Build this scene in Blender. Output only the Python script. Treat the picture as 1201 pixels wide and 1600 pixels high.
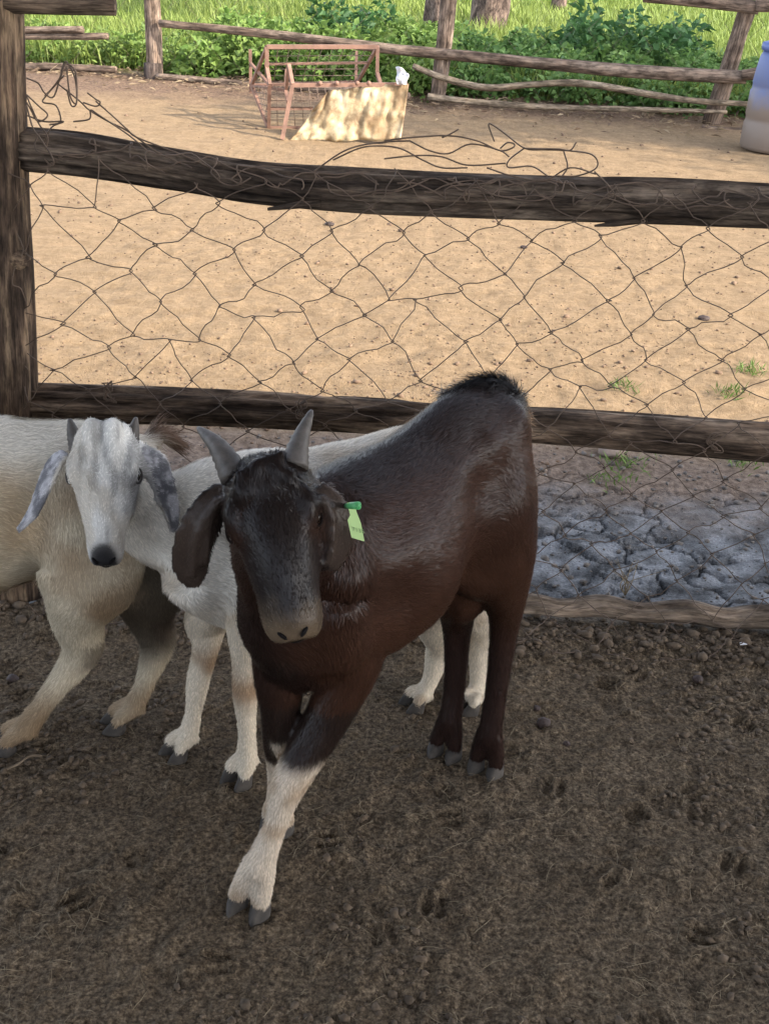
import bpy, bmesh, math, random
import numpy as np
from mathutils import Vector, Matrix

for o in list(bpy.data.objects): bpy.data.objects.remove(o)
S = bpy.context.scene
COL = S.collection
random.seed(7); RNG = np.random.default_rng(7)

# ------------------------------------------------------------------ camera
F_PX, PITCH, ROLL, CAM_H = 1800.0, math.radians(27), math.radians(3), 1.35
_F = np.array([0, math.cos(PITCH), -math.sin(PITCH)]); _R = np.array([1., 0, 0]); _U = np.cross(_R, _F)
CR = math.cos(ROLL)*_R + math.sin(ROLL)*_U; CU = -math.sin(ROLL)*_R + math.cos(ROLL)*_U
CAMPOS = np.array([0, 0, CAM_H])
cam_d = bpy.data.cameras.new('camera'); cam = bpy.data.objects.new('camera', cam_d); COL.objects.link(cam)
M = Matrix.Identity(4)
for i in range(3):
    M[i][0] = CR[i]; M[i][1] = CU[i]; M[i][2] = -_F[i]; M[i][3] = CAMPOS[i]
cam.matrix_world = M
cam_d.sensor_fit = 'VERTICAL'; cam_d.sensor_height = 24.0
cam_d.lens = 24.0 * F_PX / 1600.0
cam_d.clip_start = 0.05; cam_d.clip_end = 600
S.camera = cam
S.render.resolution_x = 768; S.render.resolution_y = 1024

# ------------------------------------------------------------------ light
SUN_EL = math.radians(31)
SUN_H = np.array([0.90, -0.43]); SUN_H /= np.linalg.norm(SUN_H)      # horizontal direction towards the sun
world = bpy.data.worlds.new('World'); S.world = world; world.use_nodes = True
wn = world.node_tree.nodes; wl = world.node_tree.links
sky = wn.new('ShaderNodeTexSky'); sky.sky_type = 'NISHITA'; sky.sun_disc = False
sky.sun_elevation = SUN_EL; sky.sun_rotation = math.atan2(SUN_H[0], SUN_H[1])
sky.altitude = 1200; sky.air_density = 0.7; sky.dust_density = 3.0; sky.ozone_density = 0.5
bg = wn['Background']; bg.inputs['Strength'].default_value = 0.15
hs = wn.new('ShaderNodeHueSaturation'); hs.inputs['Saturation'].default_value = 0.45
wl.new(sky.outputs[0], hs.inputs['Color']); wl.new(hs.outputs[0], bg.inputs['Color'])
sun_d = bpy.data.lights.new('sun', 'SUN'); sun_d.energy = 2.0; sun_d.angle = math.radians(0.6); sun_d.color = (1.0, 0.90, 0.76)
sun = bpy.data.objects.new('sun', sun_d); COL.objects.link(sun)
sd = Vector((-SUN_H[0]*math.cos(SUN_EL), -SUN_H[1]*math.cos(SUN_EL), -math.sin(SUN_EL)))
sun.rotation_euler = sd.to_track_quat('-Z', 'Y').to_euler(); sun.location = (6, -3, 8)
S.view_settings.view_transform = 'Standard'; S.view_settings.look = 'None'
S.view_settings.gamma = 1.0; S.view_settings.use_curve_mapping = False
S.view_settings.exposure = 2.5

# ------------------------------------------------------------------ helpers
def ray(x, y): return _F + (x-600.5)/F_PX*CR - (y-800)/F_PX*CU
def gr(x, y, z=0.0):
    d = ray(x, y); return CAMPOS + d*((z-CAM_H)/d[2])
def at(x, y, Y):
    d = ray(x, y); return CAMPOS + d*(Y/d[1])
def nrm(v):
    v = np.asarray(v, float); return v/ max(1e-12, np.linalg.norm(v))

def _hash(ix, iy, iz, seed):
    h = (ix.astype(np.int64)*374761393 + iy.astype(np.int64)*668265263 + iz.astype(np.int64)*2147483647 + seed*974711) & 0x7fffffff
    h = ((h ^ (h >> 13))*1274126177) & 0x7fffffff
    h = ((h ^ (h >> 16))*668265263) & 0x7fffffff
    return ((h ^ (h >> 15)) & 0xffff)/65535.0
def vnoise(p, seed=0):
    p = np.asarray(p, float); i = np.floor(p).astype(np.int64); f = p-i; f = f*f*(3-2*f)
    r = 0
    for dx in (0, 1):
        for dy in (0, 1):
            for dz in (0, 1):
                w = (f[:, 0] if dx else 1-f[:, 0])*(f[:, 1] if dy else 1-f[:, 1])*(f[:, 2] if dz else 1-f[:, 2])
                r = r + w*_hash(i[:, 0]+dx, i[:, 1]+dy, i[:, 2]+dz, seed)
    return r
def fbm(p, octv=4, seed=0, gain=0.5):
    p = np.asarray(p, float); r = 0; a = 1; s = 0
    for k in range(octv):
        r = r + a*vnoise(p, seed+k*17); s += a; a *= gain; p = p*2.03+11.3
    return r/s
def voro(p, seed=0):
    """2-D cellular noise: F1, F2, cell id"""
    i = np.floor(p).astype(np.int64); f1 = np.full(len(p), 9.0); f2 = np.full(len(p), 9.0); cid = np.zeros(len(p))
    z = np.zeros(len(p), np.int64)
    for dx in (-1, 0, 1):
        for dy in (-1, 0, 1):
            cx = i[:, 0]+dx; cy = i[:, 1]+dy
            px = cx+_hash(cx, cy, z, seed); py = cy+_hash(cx, cy, z+1, seed)
            d = np.hypot(p[:, 0]-px, p[:, 1]-py); h = _hash(cx, cy, z+2, seed)
            m = d < f1
            f2 = np.where(m, f1, np.minimum(f2, d)); cid = np.where(m, h, cid); f1 = np.where(m, d, f1)
    return f1, f2, cid
def sstep(a, b, x): t = np.clip((x-a)/(b-a), 0, 1); return t*t*(3-2*t)

ORG = {}
def link(o, parent=None):
    COL.objects.link(o)
    if parent is not None: o.parent = parent
    return o
def org(o): return ORG.get(o.name, np.zeros(3)) if o is not None else np.zeros(3)
def thing(name, loc, label, cat, group=None):
    o = bpy.data.objects.new(name, None); o.empty_display_size = 0.1
    o.location = loc; COL.objects.link(o); ORG[o.name] = np.array(loc, float)
    o['label'] = label; o['category'] = cat
    if group: o['group'] = group
    return o
def tag(o, label=None, cat=None, group=None, kind=None):
    if label: o['label'] = label
    if cat: o['category'] = cat
    if group: o['group'] = group
    if kind: o['kind'] = kind
    return o
def mk(name, V, Fc, mat, parent=None, smooth=True, attrs=None, colors=None):
    """one mesh object from world-space vertices"""
    V = np.asarray(V, np.float32); me = bpy.data.meshes.new(name)
    o0 = org(parent).astype(np.float32)
    if isinstance(Fc, np.ndarray):
        k = Fc.shape[1]; n = len(Fc)
        me.vertices.add(len(V)); me.vertices.foreach_set('co', (V-o0).ravel())
        me.loops.add(n*k); me.loops.foreach_set('vertex_index', Fc.astype(np.int32).ravel())
        me.polygons.add(n); me.polygons.foreach_set('loop_start', np.arange(0, n*k, k, dtype=np.int32))
        me.update(calc_edges=True)
    else:
        me.from_pydata((V-o0).tolist(), [], Fc); me.update()
    if smooth: me.polygons.foreach_set('use_smooth', np.ones(len(me.polygons), bool))
    if attrs is not None:
        for nme, arr in attrs.items():
            a = me.attributes.new(nme, 'FLOAT_VECTOR', 'POINT'); a.data.foreach_set('vector', np.asarray(arr, np.float32).ravel())
    if colors is not None:
        a = me.attributes.new('coat', 'FLOAT_COLOR', 'POINT')
        c4 = np.ones((len(V), 4), np.float32); c4[:, :3] = colors; a.data.foreach_set('color', c4.ravel())
    me.materials.append(mat)
    o = bpy.data.objects.new(name, me); link(o, parent)
    if parent is not None: ORG[o.name] = org(parent)
    return o
class MB:
    """collects geometry for ONE mesh"""
    def __init__(s): s.V = []; s.F = []; s.W = []
    def add(s, V, Fc, W=None):
        n = len(s.V); V = [tuple(v) for v in V]; s.V += V; s.F += [tuple(i+n for i in f) for f in Fc]
        s.W += [tuple(w) for w in W] if W is not None else V
    def build(s, name, mat, parent=None, smooth=True):
        return mk(name, np.array(s.V), s.F, mat, parent, smooth, attrs={'wv': np.array(s.W)})

def catmull(P, sub):
    P = np.asarray(P, float); n = len(P)
    if n < 3 or sub < 2:
        out = [P[0] + (P[-1]-P[0])*t for t in np.linspace(0, 1, max(2, sub*(n-1)+1))] if n == 2 else list(P)
        return np.array(out)
    out = []
    for i in range(n-1):
        p0 = P[max(0, i-1)]; p1 = P[i]; p2 = P[i+1]; p3 = P[min(n-1, i+2)]
        if i == 0: p0 = 2*p1-p2
        if i == n-2: p3 = 2*p2-p1
        for k in range(sub):
            t = k/sub
            out.append(0.5*((2*p1)+(-p0+p2)*t+(2*p0-5*p1+4*p2-p3)*t*t+(-p0+3*p1-3*p2+p3)*t**3))
    out.append(P[-1]); return np.array(out)
def tube(path, rad, n=6, cap=True):
    """simple tube along a path; returns V, F, W"""
    P = np.asarray(path, float); m = len(P)
    rad = np.full(m, rad) if np.isscalar(rad) else np.asarray(rad, float)
    T = np.gradient(P, axis=0); T /= np.maximum(1e-9, np.linalg.norm(T, axis=1))[:, None]
    ref = np.array([0, 0, 1.]) if abs(T[0][2]) < 0.9 else np.array([0, 1., 0])
    a = nrm(np.cross(T[0], ref)); V = []; W = []; L = 0
    for i in range(m):
        a = nrm(a - T[i]*np.dot(a, T[i])); b = np.cross(T[i], a)
        if i: L += np.linalg.norm(P[i]-P[i-1])
        for k in range(n):
            th = 2*math.pi*k/n
            V.append(P[i] + rad[i]*(math.cos(th)*a+math.sin(th)*b)); W.append((rad[i]*math.cos(th), rad[i]*math.sin(th), L))
    Fc = []
    for i in range(m-1):
        for k in range(n):
            k2 = (k+1) % n; Fc.append((i*n+k, i*n+k2, (i+1)*n+k2, (i+1)*n+k))
    if cap:
        Fc.append(tuple(range(n-1, -1, -1))); Fc.append(tuple((m-1)*n+k for k in range(n)))
    return V, Fc, W
def log_geo(path, rad, n=28, rough=0.06, seed=0, groove=0.08, seglen=0.02, ends=True):
    """a rough wooden pole: uneven radius, lengthwise cracks, ragged ends"""
    P0 = np.asarray(path, float); rad = np.asarray(rad, float) if not np.isscalar(rad) else np.full(len(P0), rad)
    L = np.linalg.norm(np.diff(P0, axis=0), axis=1).sum(); sub = max(2, int(L/seglen/(len(P0)-1)))
    PR = catmull(np.c_[P0, rad], sub) if len(P0) > 2 else np.array([np.r_[P0[0], rad[0]]+(np.r_[P0[1], rad[1]]-np.r_[P0[0], rad[0]])*t for t in np.linspace(0, 1, sub+1)])
    P = PR[:, :3]; R = PR[:, 3]; m = len(P)
    T = np.gradient(P, axis=0); T /= np.linalg.norm(T, axis=1)[:, None]
    ref = np.array([0, 0, 1.]) if abs(T[0][2]) < 0.9 else np.array([0, 1., 0])
    a = nrm(np.cross(T[0], ref)); s = np.r_[0, np.cumsum(np.linalg.norm(np.diff(P, axis=0), axis=1))]
    th = np.linspace(0, 2*np.pi, n, endpoint=False)
    V = np.zeros((m, n, 3)); W = np.zeros((m, n, 3))
    for i in range(m):
        a = nrm(a - T[i]*np.dot(a, T[i])); b = np.cross(T[i], a)
        q = np.c_[np.cos(th)*1.3, np.sin(th)*1.3, np.full(n, s[i]*3.0)]+seed*7.1
        k1 = fbm(q, 3, seed)-0.5
        g = fbm(np.c_[np.cos(th)*5, np.sin(th)*5, np.full(n, s[i]*1.6)]+seed*3.3, 3, seed+5)
        crack = -sstep(0.55, 0.62, g)*groove*1.6 + 0.35*groove*(fbm(np.c_[np.cos(th)*9, np.sin(th)*9, np.full(n, s[i]*5.)]+seed, 2, seed+9)-.5)
        r = R[i]*(1+2.2*rough*k1+crack)
        V[i] = P[i]+np.outer(r*np.cos(th), a)+np.outer(r*np.sin(th), b)
        W[i] = np.c_[R[i]*np.cos(th), R[i]*np.sin(th), np.full(n, s[i])]
    Fc = []
    for i in range(m-1):
        for k in range(n):
            k2 = (k+1) % n; Fc.append((i*n+k, i*n+k2, (i+1)*n+k2, (i+1)*n+k))
    V = V.reshape(-1, 3).tolist(); W = W.reshape(-1, 3).tolist()
    for e, sgn in ((0, -1), (m-1, 1)):
        c = len(V); V.append((P[e]+T[e]*sgn*0.15*R[e]).tolist()); W.append((0, 0, s[e]))
        for k in range(n):
            k2 = (k+1) % n
            Fc.append((e*n+k2, e*n+k, c) if sgn < 0 else (e*n+k, e*n+k2, c))
    return V, Fc, W
def box_geo(c, sx, sy, sz, ax=None):
    ax = np.eye(3) if ax is None else ax; V = []
    for dx in (-1, 1):
        for dy in (-1, 1):
            for dz in (-1, 1): V.append(np.array(c)+ax[0]*dx*sx/2+ax[1]*dy*sy/2+ax[2]*dz*sz/2)
    return V, [(0, 1, 3, 2), (4, 6, 7, 5), (0, 4, 5, 1), (2, 3, 7, 6), (0, 2, 6, 4), (1, 5, 7, 3)]
def bar_geo(p, q, w, d=None, up=(0, 0, 1)):
    p = np.array(p, float); q = np.array(q, float); t = nrm(q-p); d = d or w
    up = np.array(up, float)
    if abs(np.dot(t, up)) > 0.95: up = np.array([0, 1., 0])
    a = nrm(np.cross(t, up)); b = np.cross(a, t)
    return box_geo((p+q)/2, np.linalg.norm(q-p), w, d, np.array([t, a, b]))

# ------------------------------------------------------------------ material helpers
def newmat(name):
    m = bpy.data.materials.new(name); m.use_nodes = True; nt = m.node_tree
    return m, nt.nodes, nt.links, nt.nodes['Principled BSDF']
def nd(N, typ, **kw):
    n = N.new(typ)
    for k, v in kw.items():
        if k.startswith('i_'): n.inputs[k[2:].replace('_', ' ')].default_value = v
        else: setattr(n, k, v)
    return n
def ramp(N, pts):
    r = N.new('ShaderNodeValToRGB'); e = r.color_ramp.elements
    while len(e) < len(pts): e.new(0.5)
    for el, (p, c) in zip(e, pts): el.position = p; el.color = (*c, 1) if len(c) == 3 else c
    return r
def mixc(N, L, fac, a, b, mode='MIX'):
    m = N.new('ShaderNodeMix'); m.data_type = 'RGBA'; m.blend_type = mode
    for k, v in ((0, fac), (6, a), (7, b)):
        if hasattr(v, 'is_linked') or hasattr(v, 'links'): L.new(v, m.inputs[k])
        else: m.inputs[k].default_value = (*v, 1) if isinstance(v, tuple) and len(v) == 3 else v
    return m.outputs[2]
def bump(N, L, B, h, strength=0.5, dist=0.01):
    b = nd(N, 'ShaderNodeBump'); b.inputs['Strength'].default_value = strength; b.inputs['Distance'].default_value = dist
    L.new(h, b.inputs['Height']); L.new(b.outputs[0], B.inputs['Normal']); return b
def noise(N, L, vec, scale, detail=4, rough=0.55):
    n = nd(N, 'ShaderNodeTexNoise'); n.inputs['Scale'].default_value = scale; n.inputs['Detail'].default_value = detail; n.inputs['Roughness'].default_value = rough
    if vec is not None: L.new(vec, n.inputs['Vector'])
    return n
def wood_mat(name, c_dark, c_mid, c_light, stretch=0.12, light_at=0.62, rough=0.85, fine=60):
    m, N, L, B = newmat(name)
    a = nd(N, 'ShaderNodeAttribute', attribute_name='wv')
    mp = nd(N, 'ShaderNodeMapping'); L.new(a.outputs['Vector'], mp.inputs['Vector']); mp.inputs['Scale'].default_value = (1, 1, stretch)
    oi = nd(N, 'ShaderNodeObjectInfo')
    ad = nd(N, 'ShaderNodeVectorMath', operation='ADD'); L.new(mp.outputs[0], ad.inputs[0])
    sc = nd(N, 'ShaderNodeVectorMath', operation='SCALE'); sc.inputs[0].default_value = (3, 5, 7); L.new(oi.outputs['Random'], sc.inputs['Scale']); L.new(sc.outputs[0], ad.inputs[1])
    n1 = noise(N, L, ad.outputs[0], fine, 6, 0.65); n2 = noise(N, L, ad.outputs[0], fine*0.28, 4, 0.6)
    mx = nd(N, 'ShaderNodeMath', operation='MULTIPLY_ADD'); L.new(n1.outputs[0], mx.inputs[0]); mx.inputs[1].default_value = 0.55
    h2 = nd(N, 'ShaderNodeMath', operation='MULTIPLY'); L.new(n2.outputs[0], h2.inputs[0]); h2.inputs[1].default_value = 0.45
    L.new(h2.outputs[0], mx.inputs[2])
    r = ramp(N, [(0.38, c_dark), (0.49, c_mid), (light_at-.02, c_light)]); L.new(mx.outputs[0], r.inputs[0])
    n3 = noise(N, L, ad.outputs[0], fine*3.2, 3, 0.6); r3 = ramp(N, [(.36, (.35, .34, .33)), (.5, (1, 1, 1)), (.66, (1.35, 1.33, 1.3))]); L.new(n3.outputs[0], r3.inputs[0])
    mp2 = nd(N, 'ShaderNodeMapping'); L.new(a.outputs['Vector'], mp2.inputs['Vector']); mp2.inputs['Scale'].default_value = (1, 1, .55); n4 = noise(N, L, mp2.outputs[0], 19, 4, .6); r4 = ramp(N, [(.40, (.45, .44, .43)), (.52, (1, 1, 1)), (.62, (1.25, 1.2, 1.15))]); L.new(n4.outputs[0], r4.inputs[0])
    cc = mixc(N, L, .8, r.outputs[0], r3.outputs[0], 'MULTIPLY'); cc = mixc(N, L, .8, cc, r4.outputs[0], 'MULTIPLY'); L.new(cc, B.inputs['Base Color']); B.inputs['Roughness'].default_value = rough
    B.inputs['Specular IOR Level'].default_value = 0.12
    bump(N, L, B, mx.outputs[0], 1.0, 0.016)
    return m
def flat_mat(name, col, rough=0.6, var=0.2, scale=30, metal=0.0, spec=0.4, bstr=0.2, bdist=0.003):
    m, N, L, B = newmat(name); g = nd(N, 'ShaderNodeNewGeometry')
    n = noise(N, L, g.outputs['Position'], scale, 5)
    lo = tuple(c*(1-var) for c in col); hi = tuple(min(1, c*(1+var)) for c in col)
    r = ramp(N, [(0.3, lo), (0.7, hi)]); L.new(n.outputs[0], r.inputs[0]); L.new(r.outputs[0], B.inputs['Base Color'])
    B.inputs['Roughness'].default_value = rough; B.inputs['Metallic'].default_value = metal; B.inputs['Specular IOR Level'].default_value = spec
    bump(N, L, B, n.outputs[0], bstr, bdist); return m
def coat_mat(name, rough=0.6, spec=0.3, sheen=0.0):
    m, N, L, B = newmat(name); a = nd(N, 'ShaderNodeAttribute', attribute_name='coat')
    L.new(a.outputs['Color'], B.inputs['Base Color']); B.inputs['Roughness'].default_value = rough
    B.inputs['Specular IOR Level'].default_value = spec; B.inputs['Sheen Weight'].default_value = sheen
    return m

#%%GROUND
# ================================================================== GROUND
FENCE_Y = 2.165
def axis_pts(segs):
    out = []
    for a, b, st in segs: out += list(np.arange(a, b, st))
    return np.array(out+[segs[-1][1]])
gx = axis_pts([(-120, -20, 10), (-20, -5, 0.8), (-5, -1.25, 0.11), (-1.25, 1.35, 0.0052), (1.35, 5.5, 0.11), (5.5, 20, 0.8), (20, 120, 10)])
gy = axis_pts([(-30, -4, 3), (-4, 0.85, 0.2), (0.85, 2.25, 0.0048), (2.25, 3.3, 0.0075), (3.3, 5.5, 0.02), (5.5, 11.5, 0.06), (11.5, 30, 0.5), (30, 200, 8)])
X, Y = np.meshgrid(gx, gy); px, py = X.ravel(), Y.ravel(); Z0 = np.zeros_like(px); q3 = np.c_[px, py, Z0]
def ground_h(px, py):
    q = np.c_[px, py, np.zeros_like(px)]
    floor = sstep(2.22, 2.12, py); crust = sstep(2.16, 2.3, py)*sstep(3.02, 2.72, py+0.25*(vnoise(q*4, 3)-.5)); yard = sstep(2.7, 3.1, py)
    h = 0.012*(fbm(q*2.2, 3, 1)-.5)
    # trampled dung floor
    lump = fbm(q*14, 4, 21); fine = fbm(q*60, 3, 31)
    h = h + floor*(0.012*(lump-.5)+0.010*(fine-.5)+0.012*np.maximum(0, fbm(q*32, 2, 55)-0.6)/0.4)
    hp = np.random.default_rng(77)
    for _ in range(60):
        hx = -1.0+2.0*hp.random(); hy = .95+1.1*hp.random(); ha = hp.random()*6.28; ca, sa = math.cos(ha), math.sin(ha); k = (np.abs(px-hx) < .06) & (np.abs(py-hy) < .06)
        du = (px[k]-hx)*ca+(py[k]-hy)*sa; dv = -(px[k]-hx)*sa+(py[k]-hy)*ca; dep = .004+.005*hp.random()
        for sg in (-1, 1):
            rr = np.hypot(du/.023, (dv-sg*.011)/.0105); h[k] += -dep*sstep(1.05, .6, rr)+dep*.45*np.exp(-((rr-1.35)/.3)**2)
    # mound of crumbs along the bottom log
    h = h + 0.02*np.exp(-((py-2.07)/0.07)**2)*(0.4+fbm(q*9, 3, 77))
    # flaky grey crust
    w = np.c_[px*6.5+1.1*fbm(q*11, 3, 91), py*9+1.1*fbm(q*11+5, 3, 92)]
    f1, f2, cid = voro(w, 5); edge = f2-f1
    f1b, f2b, cidb = voro(w*2.6+3.1, 8)
    plate = (cid-.5)*0.011 + (f1-.4)*0.007 - 0.026*sstep(0.09, 0.0, edge) - 0.008*sstep(0.08, 0, f2b-f1b)*sstep(.4, .6, cid)
    h = h + crust*(plate*sstep(0.35, 0.55, fbm(q*5, 2, 99))+0.008*(fbm(q*40, 3, 44)-.5)+0.012*(lump-.5))
    h = h + yard*(0.012*(fbm(q*24, 3, 61)-.5)+0.022*(fbm(q*6, 3, 62)-.5))
    # low bank by the far fence and gentle rise of the field
    h = h + 0.05*sstep(9.0, 10.6, py)*(0.5+fbm(q*1.5, 3, 71))
    return h
gz = ground_h(px, py)
nx, ny = len(gx), len(gy)
idx = np.arange(nx*ny).reshape(ny, nx)
GF = np.stack([idx[:-1, :-1], idx[:-1, 1:], idx[1:, 1:], idx[1:, :-1]], -1).reshape(-1, 4)

def ground_mat():
    m, N, L, B = newmat('ground_soil'); g = nd(N, 'ShaderNodeNewGeometry'); P = g.outputs['Position']
    sp = nd(N, 'ShaderNodeSeparateXYZ'); L.new(P, sp.inputs[0])
    nb = noise(N, L, P, 3.5, 4); nf = noise(N, L, P, 45, 6, 0.7); nm = noise(N, L, P, 11, 5, 0.6); nff = noise(N, L, P, 170, 3, 0.7)
    def mask(y0, y1, wob):
        a = nd(N, 'ShaderNodeMath', operation='MULTIPLY_ADD'); L.new(nb.outputs[0], a.inputs[0]); a.inputs[1].default_value = wob; L.new(sp.outputs['Y'], a.inputs[2])
        s = nd(N, 'ShaderNodeMapRange', interpolation_type='SMOOTHSTEP'); L.new(a.outputs[0], s.inputs[0])
        s.inputs[1].default_value = y0+wob*.5; s.inputs[2].default_value = y1+wob*.5; return s.outputs[0]
    def tone(a, b, c, src, lo=.32, hi=.68):
        r = ramp(N, [(lo, a), (.5, b), (hi, c)]); L.new(src, r.inputs[0]); return r.outputs[0]
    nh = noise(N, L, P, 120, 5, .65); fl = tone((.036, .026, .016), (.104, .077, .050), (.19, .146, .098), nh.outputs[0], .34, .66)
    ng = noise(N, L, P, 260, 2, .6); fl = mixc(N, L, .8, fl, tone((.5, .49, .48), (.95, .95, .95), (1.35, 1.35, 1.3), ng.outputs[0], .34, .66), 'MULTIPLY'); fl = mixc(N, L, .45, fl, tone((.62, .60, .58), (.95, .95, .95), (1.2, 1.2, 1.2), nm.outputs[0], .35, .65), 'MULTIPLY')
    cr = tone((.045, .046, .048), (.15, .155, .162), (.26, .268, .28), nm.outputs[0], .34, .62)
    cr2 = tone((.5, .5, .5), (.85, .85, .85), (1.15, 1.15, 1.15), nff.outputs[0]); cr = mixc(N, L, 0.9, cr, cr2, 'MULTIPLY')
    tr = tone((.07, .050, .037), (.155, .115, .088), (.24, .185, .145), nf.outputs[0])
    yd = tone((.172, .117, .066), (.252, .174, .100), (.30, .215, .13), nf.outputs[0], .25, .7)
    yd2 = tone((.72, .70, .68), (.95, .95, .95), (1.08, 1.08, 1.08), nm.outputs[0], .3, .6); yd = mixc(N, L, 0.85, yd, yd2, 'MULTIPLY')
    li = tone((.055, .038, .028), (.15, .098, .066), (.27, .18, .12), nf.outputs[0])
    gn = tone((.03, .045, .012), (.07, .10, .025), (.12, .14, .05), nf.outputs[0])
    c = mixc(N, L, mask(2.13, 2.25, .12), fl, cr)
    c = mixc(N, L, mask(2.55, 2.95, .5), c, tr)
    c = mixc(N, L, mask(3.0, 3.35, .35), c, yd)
    c = mixc(N, L, mask(9.3, 10.2, 1.0), c, li)
    c = mixc(N, L, mask(10.8, 11.6, .8), c, gn)
    L.new(c, B.inputs['Base Color']); B.inputs['Roughness'].default_value = 0.95; B.inputs['Specular IOR Level'].default_value = 0.15
    hh = nd(N, 'ShaderNodeMath', operation='ADD'); L.new(nf.outputs[0], hh.inputs[0]); L.new(nff.outputs[0], hh.inputs[1])
    bump(N, L, B, hh.outputs[0], 0.9, 0.010)
    return m
MG = ground_mat()
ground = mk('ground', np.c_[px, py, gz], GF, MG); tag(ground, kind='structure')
_gzg = gz.reshape(ny, nx)
def gh(x, y):
    """ground height by lookup"""
    x = np.asarray(x, float); y = np.asarray(y, float)
    i = np.clip(np.searchsorted(gx, x)-1, 0, nx-2); j = np.clip(np.searchsorted(gy, y)-1, 0, ny-2)
    tx = (x-gx[i])/(gx[i+1]-gx[i]); ty = (y-gy[j])/(gy[j+1]-gy[j])
    return (_gzg[j, i]*(1-tx)+_gzg[j, i+1]*tx)*(1-ty)+(_gzg[j+1, i]*(1-tx)+_gzg[j+1, i+1]*tx)*ty

# ---- scattered crumbs, pellets and straw (nobody could count them)
def scatter_lumps(name, xs, ys, rs, mat, label, cat, seed=0, sink=0.35, flat=0.7):
    rg = np.random.default_rng(seed); n = len(xs)
    bm = bmesh.new(); bmesh.ops.create_icosphere(bm, subdivisions=1, radius=1); bv = np.array([v.co for v in bm.verts]); bf = np.array([[v.index for v in f.verts] for f in bm.faces]); bm.free()
    k = len(bv); V = np.zeros((n, k, 3))
    jit = 1+0.85*(rg.random((n, k))-.5); sc = np.c_[0.75+0.6*rg.random(n), 0.75+0.6*rg.random(n), flat*(0.7+0.5*rg.random(n))]
    ang = rg.random(n)*6.283; ca, sa = np.cos(ang)[:, None], np.sin(ang)[:, None]
    L0 = bv[None]*jit[..., None]*sc[:, None, :]*rs[:, None, None]
    V[..., 0] = L0[..., 0]*ca-L0[..., 1]*sa+xs[:, None]; V[..., 1] = L0[..., 0]*sa+L0[..., 1]*ca+ys[:, None]
    V[..., 2] = L0[..., 2]+(gh(xs, ys)+rs*(flat-sink))[:, None]
    Fc = (bf[None]+(np.arange(n)*k)[:, None, None]).reshape(-1, 3)
    o = mk(name, V.reshape(-1, 3), Fc, mat, smooth=False); return tag(o, label, cat, kind='stuff')
def in_view(n, y0, y1, rg, margin=0.12, power=1.0):
    y = y0+(y1-y0)*rg.random(n)**power; z = y*math.cos(PITCH)+CAM_H*math.sin(PITCH)
    x = (rg.random(n)*2-1)*(z*600/F_PX+margin)+0.02; return x, y
M_CRUMB = flat_mat('dung_crumb', (.078, .056, .036), 0.95, 0.5, 60, bstr=.5)
M_YBIT = flat_mat('yard_bit', (.13, .085, .055), 0.95, 0.5, 20)
M_GREYBIT = flat_mat('grey_bit', (.10, .088, .078), 0.95, 0.5, 40)
rg = np.random.default_rng(3)
x, y = in_view(26000, 0.9, 2.15, rg); keep = fbm(np.c_[x*3, y*3, x*0], 3, 5) > 0.44+0.2*rg.random(len(x)); x, y = x[keep], y[keep]
scatter_lumps('dung_crumbs', x, y, 0.0012+0.0065*rg.random(len(x))**5, M_CRUMB, 'small dark dung crumbs scattered over the shaded pen floor', 'dung crumbs', 1)
n = 1500; x = -0.95+2.3*rg.random(n); y = 2.09+0.05*rg.standard_normal(n)
scatter_lumps('soil_clods', x, y, 0.003+0.010*rg.random(n)**3, M_CRUMB, 'row of dark soil clods heaped along the bottom log', 'soil clods', 2, sink=.3)
x, y = in_view(1500, 2.25, 3.1, rg, .2)
scatter_lumps('crust_debris', x, y, 0.002+0.008*rg.random(len(x))**4, M_GREYBIT, 'grey manure debris strewn behind the bottom log', 'manure debris', 3)
x, y = in_view(4200, 3.0, 9.5, rg, .3, 1.6); k = fbm(np.c_[x*1.3, y*1.3, x*0], 3, 15) > .30+.35*rg.random(len(x)); x, y = x[k], y[k]
scatter_lumps('yard_droppings', x, y, 0.002+0.011*rg.random(len(x))**6, M_YBIT, 'small dark droppings scattered over the sunlit tan yard', 'droppings', 4)

x, y = in_view(5200, 3.15, 6.2, rg, .3, 1.5); k = fbm(np.c_[x*2, y*2, x*0], 3, 16) > .25+.4*rg.random(len(x)); x, y = x[k], y[k]
scatter_lumps('yard_specks', x, y, 0.0018+0.004*rg.random(len(x))**2, M_YBIT, 'tiny dark specks of dung and grit on the near sunlit yard', 'grit', 5)

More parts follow.
